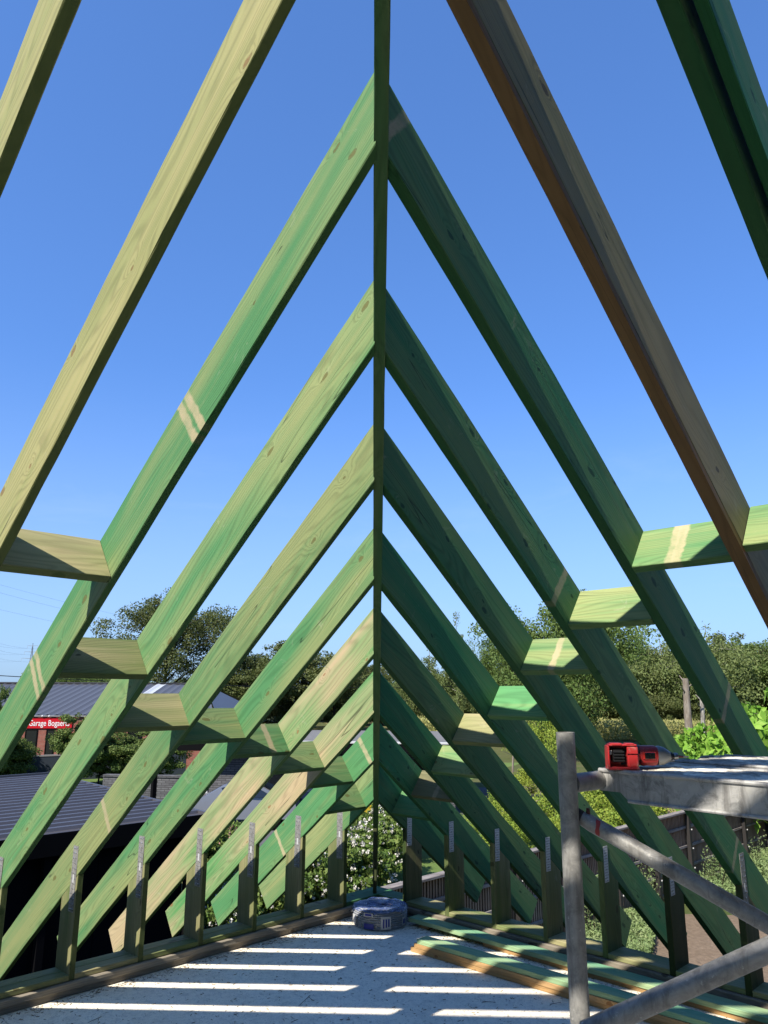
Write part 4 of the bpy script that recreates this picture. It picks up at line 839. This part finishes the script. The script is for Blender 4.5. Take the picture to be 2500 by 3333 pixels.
# ridged roof: ribs run along x; slight fall to the near side
V = []; F = []; y = yn; prof = []
def roofz(y): return CZ + (yn - y) * .028
while y > yf + .01:
    for dy, dz in ((0, 0), (.17, 0), (.19, .05), (.27, .05), (.29, 0)): prof.append((y - dy, roofz(y - dy) + dz))
    y -= .33
for (yy, zz) in prof: V += [(xr, yy, zz), (xl, yy, zz)]
for k in range(len(prof) - 1): F.append([2 * k, 2 * k + 1, 2 * k + 3, 2 * k + 2])
me = mesh('corrugated_roof', V, F, [M_corr]); obj('corrugated_roof', me, carp)
b = MB(); b.box(xr - .03, xl, yn + .002, yn + .05, CZ - .32, CZ + .006); obj('front_fascia', b.mesh('front_fascia', [M_blk2]), carp)
b = MB(); b.add([(xr - .06, yn + .05, CZ - .3), (xr - .002, yn + .05, CZ - .3), (xr - .002, yf - .05, roofz(yf) - .3), (xr - .06, yf - .05, roofz(yf) - .3), (xr - .06, yn + .05, CZ + .05), (xr - .002, yn + .05, CZ + .05), (xr - .002, yf - .05, roofz(yf) + .05), (xr - .06, yf - .05, roofz(yf) + .05)], [[0, 3, 2, 1], [4, 5, 6, 7], [0, 1, 5, 4], [1, 2, 6, 5], [2, 3, 7, 6], [3, 0, 4, 7]]); obj('side_fascia', b.mesh('side_fascia', [M_corr]), carp)
b = MB(); b.box(xr, xl, yf - .05, yf - .002, roofz(yf) - .3, roofz(yf) + .08); obj('rear_fascia', b.mesh('rear_fascia', [M_corr]), carp)
b = MB(); b.box(xr + .15, xl, yf + .1, yf + .2, GZ, CZ - .02); b.box(xl - .1, xl, yn - .2, yf + .2, GZ, CZ - .02); obj('wall', b.mesh('wall', [M_blk]), carp)
for k in range(16):   # cladding boards of the front wall
    xa = xr + .2 + k * .8; b = MB(); b.box(xa, xa + .79, yn - .3, yn - .26, GZ, CZ - .1)
    if xa < xl - .8: obj('cladding_panel', b.mesh('cladding_panel', [M_blk]), carp)
for xa in (xr + .1, -1.2, 1.5):
    b = MB(); b.box(xa, xa + .12, yn - .2, yn - .08, GZ, CZ - .02, 0, None, .004); obj('post', b.mesh('post', [M_blk2]), carp)
sheet('carport_paving', [(xr - 1.2, -3.2), (9, -3.2), (9, -15), (xr - 1.2, -15)], GZ + .004, ground_mat('dark_asphalt', (.03, .03, .032), (.04, .04, .042), (.025, .025, .025), .6, 25, .01))

# ------------------------------------------------------------------ brick garage far left
def brick_mat(name, c1, c2, mortar, scale=1., bw=.22, rh=.075):
    m = NT(name, .9, .15); p = m.obj(); sx = m.n('SeparateXYZ'); m.link(p, sx.inputs[0])
    cb = m.n('CombineXYZ', i_0=m.math('ADD', sx.outputs[0], sx.outputs[1]), i_1=sx.outputs[2]); br = m.n('TexBrick'); m.link(cb.outputs[0], br.inputs['Vector'])
    br.inputs['Color1'].default_value = (*c1, 1); br.inputs['Color2'].default_value = (*c2, 1); br.inputs['Mortar'].default_value = (*mortar, 1); br.inputs['Scale'].default_value = scale; br.inputs['Mortar Size'].default_value = .012; br.inputs['Brick Width'].default_value = bw; br.inputs['Row Height'].default_value = rh
    n = m.noise(p, 6, 4, .6); c = m.mix(m.mr(n, .35, .7, 0, .5), br.outputs[0], tuple(x * .6 for x in c1)); m.bump(br.outputs['Fac'], -.5, .01); return m.base(c)
M_brick = brick_mat('red_brick', (.32, .085, .06), (.40, .12, .08), (.25, .19, .16)); M_gbrick = brick_mat('grey_slate_brick', (.12, .12, .13), (.20, .20, .21), (.05, .05, .05), 1, .35, .09)
GD = 52.0
gL = far(-260, GD + 4, GZ); gR = far(690, GD - 3, GZ); gx = (gR - gL); glen = gx.length; gx.normalize(); gy = Vector((-gx.y, gx.x, 0)); 
if gy.dot(CF) < 0: gy = -gy
GM = Matrix(((gx.x, gy.x, 0, gL.x), (gx.y, gy.y, 0, gL.y), (0, 0, 1, GZ), (0, 0, 0, 1)))
gar = obj('garage_building', None, None, GM, None, 'red brick garage with a grey metal roof and a red sign at the left', 'building')
def gxof(px):
    d = ray(px, 2254); a = GM.inverted() @ CAM; dd = GM.inverted().to_3x3() @ d; t_ = -a.y / dd.y; return (a + dd * t_).x
def gpart(name, b, mats): return obj(name, b.mesh(name, mats), gar, GM)
def hpx(py, dist): return CAM.z - GZ + (2254 - py) / FPX * dist * .98
ev = hpx(2322, GD); rg = hpx(2232, GD + 9)
b = MB(); b.box(0, glen - .3, 0, .3, 0, ev - .12); b.box(glen - .3, glen, 0, 14, 0, ev - .12); b.box(0, .3, .3, 14, 0, ev - .12); b.box(.3, glen - .3, 13.7, 14, 0, ev - .12); gpart('wall', b, [M_brick])
M_groof = NT('grey_profiled_roof', .45, .4); M_groof.b.inputs['Metallic'].default_value = .3; M_groof = M_groof.base((.15, .155, .17)); M_lit2 = flat('translucent_rooflight', (.62, .66, .70), .4)
V = []; F = []; I = []; x = -.4; k = 0; hipx = 3.2
def rz(x, y): return ev + (rg - ev) * min(1, y / 9.)
lights = ((358, 395), (640, 676))
step = .19; xs2 = []
while x < glen + .4: xs2.append(x); x += step
for k, x in enumerate(xs2):
    for y in (-.12, 9.):
        dz = .07 if k % 3 == 0 else 0; V.append((x, y, ev + (rg - ev) * (y + .12) / 9.12 + dz))
for k in range(len(xs2) - 1):
    F.append([2 * k, 2 * k + 2, 2 * k + 3, 2 * k + 1]); I.append(1 if any(gxof(a) < xs2[k] < gxof(b_) for a, b_ in lights) else 0)
# cut the right end into a slope
for q in range(len(V)):
    x_, y_, z_ = V[q]
    if y_ > 8: V[q] = (min(x_, glen - 2.6), y_, z_)
obj('roof', mesh('roof', V, F, [M_groof, M_lit2], I), gar, GM)
b = MB(); b.add([(glen + .4, -.12, ev), (glen + .4, 14.5, ev), (glen - 2.6, 9, rg)], [[0, 1, 2]]); b.add([(-.4, 9, rg), (glen - 2.6, 9, rg), (glen + .4, 18, ev), (-.4, 18, ev)], [[0, 1, 2, 3]]); gpart('rear_roof', b, [M_groof])
b = MB(); b.tube([(-.4, -.14, ev - .05), (glen + .4, -.14, ev - .05)], .05, 8); gpart('gutter', b, [flat('grey_gutter', (.16, .17, .18), .6)])
b = MB(); b.tube([(-.4, 9, rg + .08), (glen - 2.6, 9, rg + .04)], .08, 8); gpart('ridge_cap', b, [flat('dark_ridge', (.05, .052, .06), .8, 0, .1)])
# sign
sx0, sx1 = gxof(98), gxof(246); st, sb_ = ev - (2329 - 2322) / FPX * GD * .98, ev - (2358 - 2322) / FPX * GD
b = MB(); b.box(sx0, sx1, -.09, -.03, sb_, st); sg = gpart('sign', b, [flat('red_sign_board', (.55, .008, .02), .6, 0, .1)])
cu = bpy.data.curves.new('sign_text', 'FONT'); cu.body = 'Garage Bogaerts'; cu.size = (st - sb_) * .78; cu.offset = .003; cu.extrude = .004
tmp = bpy.data.objects.new('tmp', cu); COL.objects.link(tmp); dg = bpy.context.evaluated_depsgraph_get(); tme = bpy.data.meshes.new_from_object(tmp.evaluated_get(dg)); bpy.data.objects.remove(tmp)
tme.materials.clear(); tme.materials.append(flat('white_sign_letters', (.85, .85, .85), .5)); wtx = max(v.co.x for v in tme.vertices)
want = gxof(206) + (gxof(206) - gxof(107)) * 0 - gxof(107); kx = (gxof(238) - gxof(107)) / wtx
TM = GM @ Matrix.Translation((gxof(107), -.10, sb_ + (st - sb_) * .24)) @ Matrix(((kx, 0, 0, 0), (0, 0, -1, 0), (0, 1, 0, 0), (0, 0, 0, 1)))
obj('sign_lettering', tme, sg, TM)
for q in (.35, .5): 
    b = MB(); xx = sx0 + (sx1 - sx0) * q; b.tube([(xx, -.04, st + .16), (xx, -.16, st + .16), (xx, -.18, st + .08)], [.02, .02, .05], 8); gpart('sign_lamp', b, [M_plate])
for pxa, pxb in ((100, 134), (168, 190), (20, 60), (-60, -20), (330, 370), (430, 470)):
    xa, xb = gxof(pxa), gxof(pxb); b = MB(); b.box(xa, xb, -.02, .02, .75, ev - (2364 - 2322) / FPX * GD); wv_ = gpart('window', b, [M_gloss]); b = MB()
    zt_ = ev - (2364 - 2322) / FPX * GD
    for bx in ((xa - .06, xa, .7, zt_ + .06), (xb, xb + .06, .7, zt_ + .06)): b.box(bx[0], bx[1], -.05, .03, bx[2], bx[3])
    b.box(xa, xb, -.05, .03, zt_, zt_ + .06); b.box(xa, xb, -.05, .03, .69, .75); obj('window_frame', b.mesh('window_frame', [M_blk2]), wv_, GM)
# low fence wall behind the laurels
p0, p1 = far(-200, 45, GZ), far(620, 46.5, GZ); dx = (p1 - p0).normalized(); dy = Vector((-dx.y, dx.x, 0)); FM = Matrix(((dx.x, dy.x, 0, p0.x), (dx.y, dy.y, 0, p0.y), (0, 0, 1, GZ), (0, 0, 0, 1)))
b = MB(); b.box(0, (p1 - p0).length, 0, .08, 0, 1.25); lf = obj('garden_screen', None, None, FM, None, 'blue grey closed screen behind the laurel hedge', 'fence'); obj('screen_panel', b.mesh('screen_panel', [flat('blue_grey_screen', (.045, .06, .08), .6)]), lf, FM); b = MB(); b.box(0, (p1 - p0).length, -.02, .1, 1.25, 1.33); obj('coping', b.mesh('coping', [flat('pale_coping', (.38, .36, .34), .7)]), lf, FM)

# ------------------------------------------------------------------ flat roofed grey brick house in the centre
HD = 33
h0, h1 = far(683, 33.0, GZ), far(1475, 31.0, GZ); hx_ = (h1 - h0); hl_ = hx_.length; hx_.normalize(); hy_ = Vector((-hx_.y, hx_.x, 0)); hy_ = hy_ if hy_.dot(CF) > 0 else -hy_
HM = Matrix(((hx_.x, hy_.x, 0, h0.x), (hx_.y, hy_.y, 0, h0.y), (0, 0, 1, GZ), (0, 0, 0, 1)))
hs = obj('flat_roofed_house', None, None, HM, None, 'low grey brick house with a flat pale edged roof behind the hip', 'building')
def hpart(name, b, mats): return obj(name, b.mesh(name, mats), hs, HM)
ht_ = CAM.z - GZ - (2396 - 2254) / FPX * 32; ht2 = CAM.z - GZ - (2466 - 2254) / FPX * 33
b = MB(); b.box(0, hl_, 0, .3, 0, ht_ - .42); b.box(0, .3, .3, 8, 0, ht_ - .42); b.box(hl_ - .3, hl_, .3, 8, 0, ht_ - .42); hpart('wall', b, [M_gbrick])
b = MB(); b.box(-.9, hl_ + .7, -.9, 8.5, ht_ - .42, ht_ - .08); hpart('fascia', b, [M_blk2])
b = MB(); b.box(-.95, hl_ + .75, -.95, -.75, ht_ - .08, ht_, 0, None, .01); b.box(-.95, -.75, -.75, 8.5, ht_ - .08, ht_); b.box(hl_ + .55, hl_ + .75, -.75, 8.5, ht_ - .08, ht_); hpart('roof_edging', b, [flat('pale_roof_edging', (.62, .62, .62), .5)])
b = MB(); b.box(-.75, hl_ + .55, -.75, 8.5, ht_ - .079, ht_ - .04); hpart('roof', b, [ground_mat('grey_roof_gravel', (.25, .25, .25), (.32, .32, .32), (.2, .2, .2), 2, 20, .01)])
b = MB(); b.box(-.02, .14, -.06, -.001, 0, ht_ - .43); hpart('corner_post', b, [flat('white_corner_trim', (.75, .76, .78), .5)])
for xa, xb in ((2.4, 4.2), (5.6, 7.6), (8.4, 9.6)):
    b = MB(); b.box(xa, xb, -.04, -.002, .2 if xa > 5 else .9, ht_ - .7); wv_ = hpart('window', b, [M_gloss]); b = MB()
    for q in (xa - .07, xb): b.box(q, q + .07, -.06, .0, .2 if xa > 5 else .9, ht_ - .7)
    obj('window_frame', b.mesh('window_frame', [flat('white_frame', (.6, .62, .65), .5)]), wv_, HM)
b = MB(); b.box(-5.4, -.05, 2, 2.25, 0, .95); b.box(-5.4, -.05, 1.95, 2.3, .95, 1.03)
obj('garden_wall', b.mesh('garden_wall', [M_gbrick]), None, HM, None, 'low dark stone garden wall left of the grey brick house', 'wall')
b = MB(); b.box(-.09, .09, -.09, .09, 0, 2.05, 0, None, .01); obj('gate_post', b.mesh('gate_post', [M_blk2]), None, Matrix.Translation(far(522, 33, GZ)), None, 'black square gate post on the lawn edge left of the grey brick house', 'post')
# bins
def bin_(px, dd, mat, lb, h):
    M = Matrix.Translation(far(px, dd, GZ)) @ Matrix.Rotation(.5, 4, 'Z'); t_ = obj('wheelie_bin', None, None, M, None, lb, 'bin')
    b = MB(); b.add([(-.2, -.24, .08), (.2, -.24, .08), (.2, .2, .08), (-.2, .2, .08), (-.26, -.32, h), (.26, -.32, h), (.26, .28, h), (-.26, .28, h)], [[0, 3, 2, 1], [4, 5, 6, 7], [0, 1, 5, 4], [1, 2, 6, 5], [2, 3, 7, 6], [3, 0, 4, 7]]); obj('bin_body', b.mesh('bin_body', [mat]), t_, M)
    b = MB(); b.box(-.28, .28, -.35, .3, h + .001, h + .06, 0, None, .02); obj('lid', b.mesh('lid', [mat]), t_, M)
    b = MB(); b.tube([(-.3, .22, .1), (.3, .22, .1)], .1, 14); obj('wheel', b.mesh('wheel', [M_blk2]), t_, M)
bin_(1196, 27.3, flat('yellow_bin_plastic', (.50, .34, .012), .5), 'yellow bin left of the hip foot behind the flowers', 1.25)
bin_(1248, 27.5, flat('blue_bin_plastic', (.03, .09, .16), .5), 'dark blue bin right of the hip foot behind the flowers', 1.2)

# ------------------------------------------------------------------ parked cars
def car(name, M, mat, label):
    t_ = obj(name, None, None, M, None, label, 'car')
    prof = [(-2.15, .35), (-2.2, .62), (-2.05, .9), (-1.15, 1.02), (-.45, 1.42), (.75, 1.47), (1.55, 1.1), (2.05, 1.0), (2.15, .7), (2.1, .35)]
    V = []; F = []; n = len(prof)
    for s_, yy, kz in ((0, -.86, 0), (1, -.78, 1), (2, .78, 1), (3, .86, 0)):
        for x_, z_ in prof:
            inset = (z_ > 1.05) * .12; z2 = z_ if kz else (min(z_, 1.0) if z_ < 1.05 else 1.0 + (z_ - 1.0) * .9); sgn = -1 if yy < 0 else 1
            V.append((x_, yy - sgn * (inset + (.0 if z_ < 1.05 else .08)), z2))
    for s_ in range(3):
        for k in range(n - 1): F.append([s_ * n + k, s_ * n + k + 1, (s_ + 1) * n + k + 1, (s_ + 1) * n + k])
    F += [list(range(n - 1, -1, -1)), list(range(3 * n, 4 * n))]; me = mesh('body', V, F, [mat]); smooth_by_angle(me, 30); obj('body', me, t_, M)
    for yy in (-.872, .872):
        b = MB(); s_ = -1 if yy < 0 else 1
        for q in ((-1.0, -.42, -.02), (.02, .7, 1.35)):
            y1_ = yy - s_ * .09; y2_ = yy - s_ * .20
            if q[0] < 0: V = [(q[0], y1_, 1.03), (-.02, y1_, 1.03), (-.02, y2_, 1.37), (-.42, y2_, 1.36)]
            else: V = [(q[0], y1_, 1.03), (q[2], y1_, 1.05), (q[1], y2_, 1.38), (q[0], y2_, 1.38)]
            b.add(V, [[0, 1, 2, 3] if s_ < 0 else [3, 2, 1, 0]])
        obj('side_glass', b.mesh('side_glass', [M_gloss]), t_, M)
        for xw in (-1.35, 1.3):
            b = MB(); b.tube([(xw, yy - s_ * .16, .32), (xw, yy + s_ * .01, .32)], .32, 20); wh = obj('wheel', b.mesh('wheel', [M_blk2]), t_, M); b = MB(); b.tube([(xw, yy + s_ * .011, .32), (xw, yy + s_ * .02, .32)], .2, 16); obj('rim', b.mesh('rim', [M_plate]), wh, M)
    b = MB(); b.add([(-1.12, -.66, 1.045), (-1.12, .66, 1.045), (-.48, .58, 1.41), (-.48, -.58, 1.41)], [[0, 1, 2, 3]]); obj('windscreen', b.mesh('windscreen', [M_gloss]), t_, M)
    b = MB(); b.add([(1.5, -.66, 1.145), (.82, -.58, 1.455), (.82, .58, 1.455), (1.5, .66, 1.145)], [[0, 1, 2, 3]]); obj('rear_glass', b.mesh('rear_glass', [M_gloss]), t_, M)
    for yy in (-.62, .62):
        b = MB(); b.box(-2.2, -2.08, yy - .16, yy + .16, .64, .8, 0, None, .02); obj('headlight', b.mesh('headlight', [flat('headlight_glass', (.7, .72, .75), .1)]), t_, M)
M_silver = flat('silver_car_paint', (.38, .40, .44), .25, .6); M_dblue = flat('dark_blue_car_paint', (.012, .02, .05), .2, .3)
c1 = far(790, 28.6, GZ + .01); car('parked_car', Matrix.Translation(c1) @ Matrix.Rotation(math.atan2(hx_.y, hx_.x) + .15, 4, 'Z'), M_silver, 'silver car parked in front of the grey brick house')
c2 = far(1010, 29.8, GZ + .01); car('parked_car', Matrix.Translation(c2) @ Matrix.Rotation(math.atan2(hx_.y, hx_.x) + .1, 4, 'Z'), M_dblue, 'dark blue car parked to the right of the silver one')

# ------------------------------------------------------------------ trunks, poles, pylon and wires
def stub(name, px, dist, h, r_, mat, lb, cat):
    p = far(px, dist, GZ); b = MB(); b.tube([(0, 0, 0), (.05, 0, h * .5), (0, .05, h)], [r_ * 1.2, r_, r_ * .8], 10)
    for k in range(3): b.tube([(0, 0, h * (.8 + .07 * k)), (math.cos(k * 2) * .8, math.sin(k * 2) * .8, h * (.9 + .07 * k))], [r_ * .3, r_ * .1], 5)
    obj(name, b.mesh(name, [mat]), None, Matrix.Translation(p), None, lb, cat)
stub('bare_snag', 2233, 60, 5.6, .26, M_gbark, 'bare brown trunk standing in the field right of the fourth rafter', 'tree trunk')
stub('birch_snag', 2280, 62, 4.3, .17, M_bbark, 'white birch trunk leaning beside the bare brown trunk', 'tree trunk')
stub('garden_stake', 1662, 38, 2.1, .05, M_gbark, 'thin grey stake beside the track left of the scaffold', 'stake')
stub('birch_snag', 1275, 62, 1.9, .16, M_bbark, 'short white trunk just right of the hip', 'tree trunk')
M_pyl = flat('grey_lattice_steel', (.34, .37, .40), .6, .2)
p = far(90, 560, GZ); t_ = thing('electricity_pylon', p, 'faint lattice electricity pylon on the horizon at the left', 'pylon'); b = MB(); Hh = 36
for sx_, sy_ in ((-1, -1), (1, -1), (1, 1), (-1, 1)): b.tube([(p.x + sx_ * 3, p.y + sy_ * 3, GZ), (p.x + sx_ * .8, p.y + sy_ * .8, GZ + Hh * .6), (p.x, p.y, GZ + Hh)], [.16, .13, .1], 4)
for k in range(9):
    z = GZ + Hh * k / 9; z2 = GZ + Hh * (k + 1) / 9; w1 = 3 * (1 - k / 10); w2 = 3 * (1 - (k + 1) / 10)
    for s_ in (-1, 1): b.tube([(p.x - RH.x * w1 * s_, p.y - RH.y * w1 * s_, z), (p.x + RH.x * w2 * s_, p.y + RH.y * w2 * s_, z2)], .07, 3)
obj('lattice', b.mesh('lattice', [M_pyl]), t_); b = MB()
for zz, ln in ((.72, 6.5), (.84, 5), (.95, 3.5)):
    for s_ in (-1, 1): b.tube([(p.x, p.y, GZ + Hh * zz), (p.x + RH.x * ln * s_, p.y + RH.y * ln * s_, GZ + Hh * zz + .3)], [.22, .1], 4); b.tube([(p.x + RH.x * ln * s_, p.y + RH.y * ln * s_, GZ + Hh * zz), (p.x + RH.x * ln * s_, p.y + RH.y * ln * s_, GZ + Hh * zz - 1.6)], .1, 3)
obj('crossarm', b.mesh('crossarm', [M_pyl]), t_)
M_wire = flat('pale_power_line', (.25, .28, .32), .5); M_wire2 = flat('black_cable', (.01, .01, .012), .6)
def wire(A, B, sag, r_, mat, lb, grp=None):
    A, B = Vector(A), Vector(B); P = [A.lerp(B, t / 24) - Vector((0, 0, sag * 4 * (t / 24) * (1 - t / 24))) for t in range(25)]
    b = MB(); b.tube(P, r_, 4, caps=False); obj('overhead_wire', b.mesh('overhead_wire', [mat]), None, None, None, lb, 'wire', grp)
gwire = 'pale power lines leading to the pylon'
for zz, ln in ((.72, 6.5), (.84, 5), (.95, 3.5)):
    for s_ in (-1, 1):
        A = Vector((p.x + RH.x * ln * s_, p.y + RH.y * ln * s_, GZ + Hh * zz - 1.6)); Bn = far(-420, 300, GZ + Hh * zz + 2) + RH * ln * s_
        wire(A, Bn, 5, .035, M_wire, 'faint power line hanging in the sky left of the pylon', gwire)
for py0, py1 in ((1962, 2040), (2035, 2085), (1985, 2060)):
    A = far(-150, 260, 0); A.z = CAM.z + (2254 - py0 + 30) / FPX * 260; Bn = far(760, 420, 0); Bn.z = CAM.z + (2254 - py1 - 45) / FPX * 420
    wire(A, Bn, 2, .028, M_wire, 'thin pale power line crossing the sky above the garage', 'thin power lines across the left sky')
A = far(-80, 46, CAM.z + (2254 - 2207) / FPX * 46); Bn = far(1700, 70, CAM.z + (2254 - 2226) / FPX * 70)
wire(A, Bn, .5, .028, M_wire2, 'black cable strung low above the garage ridge')
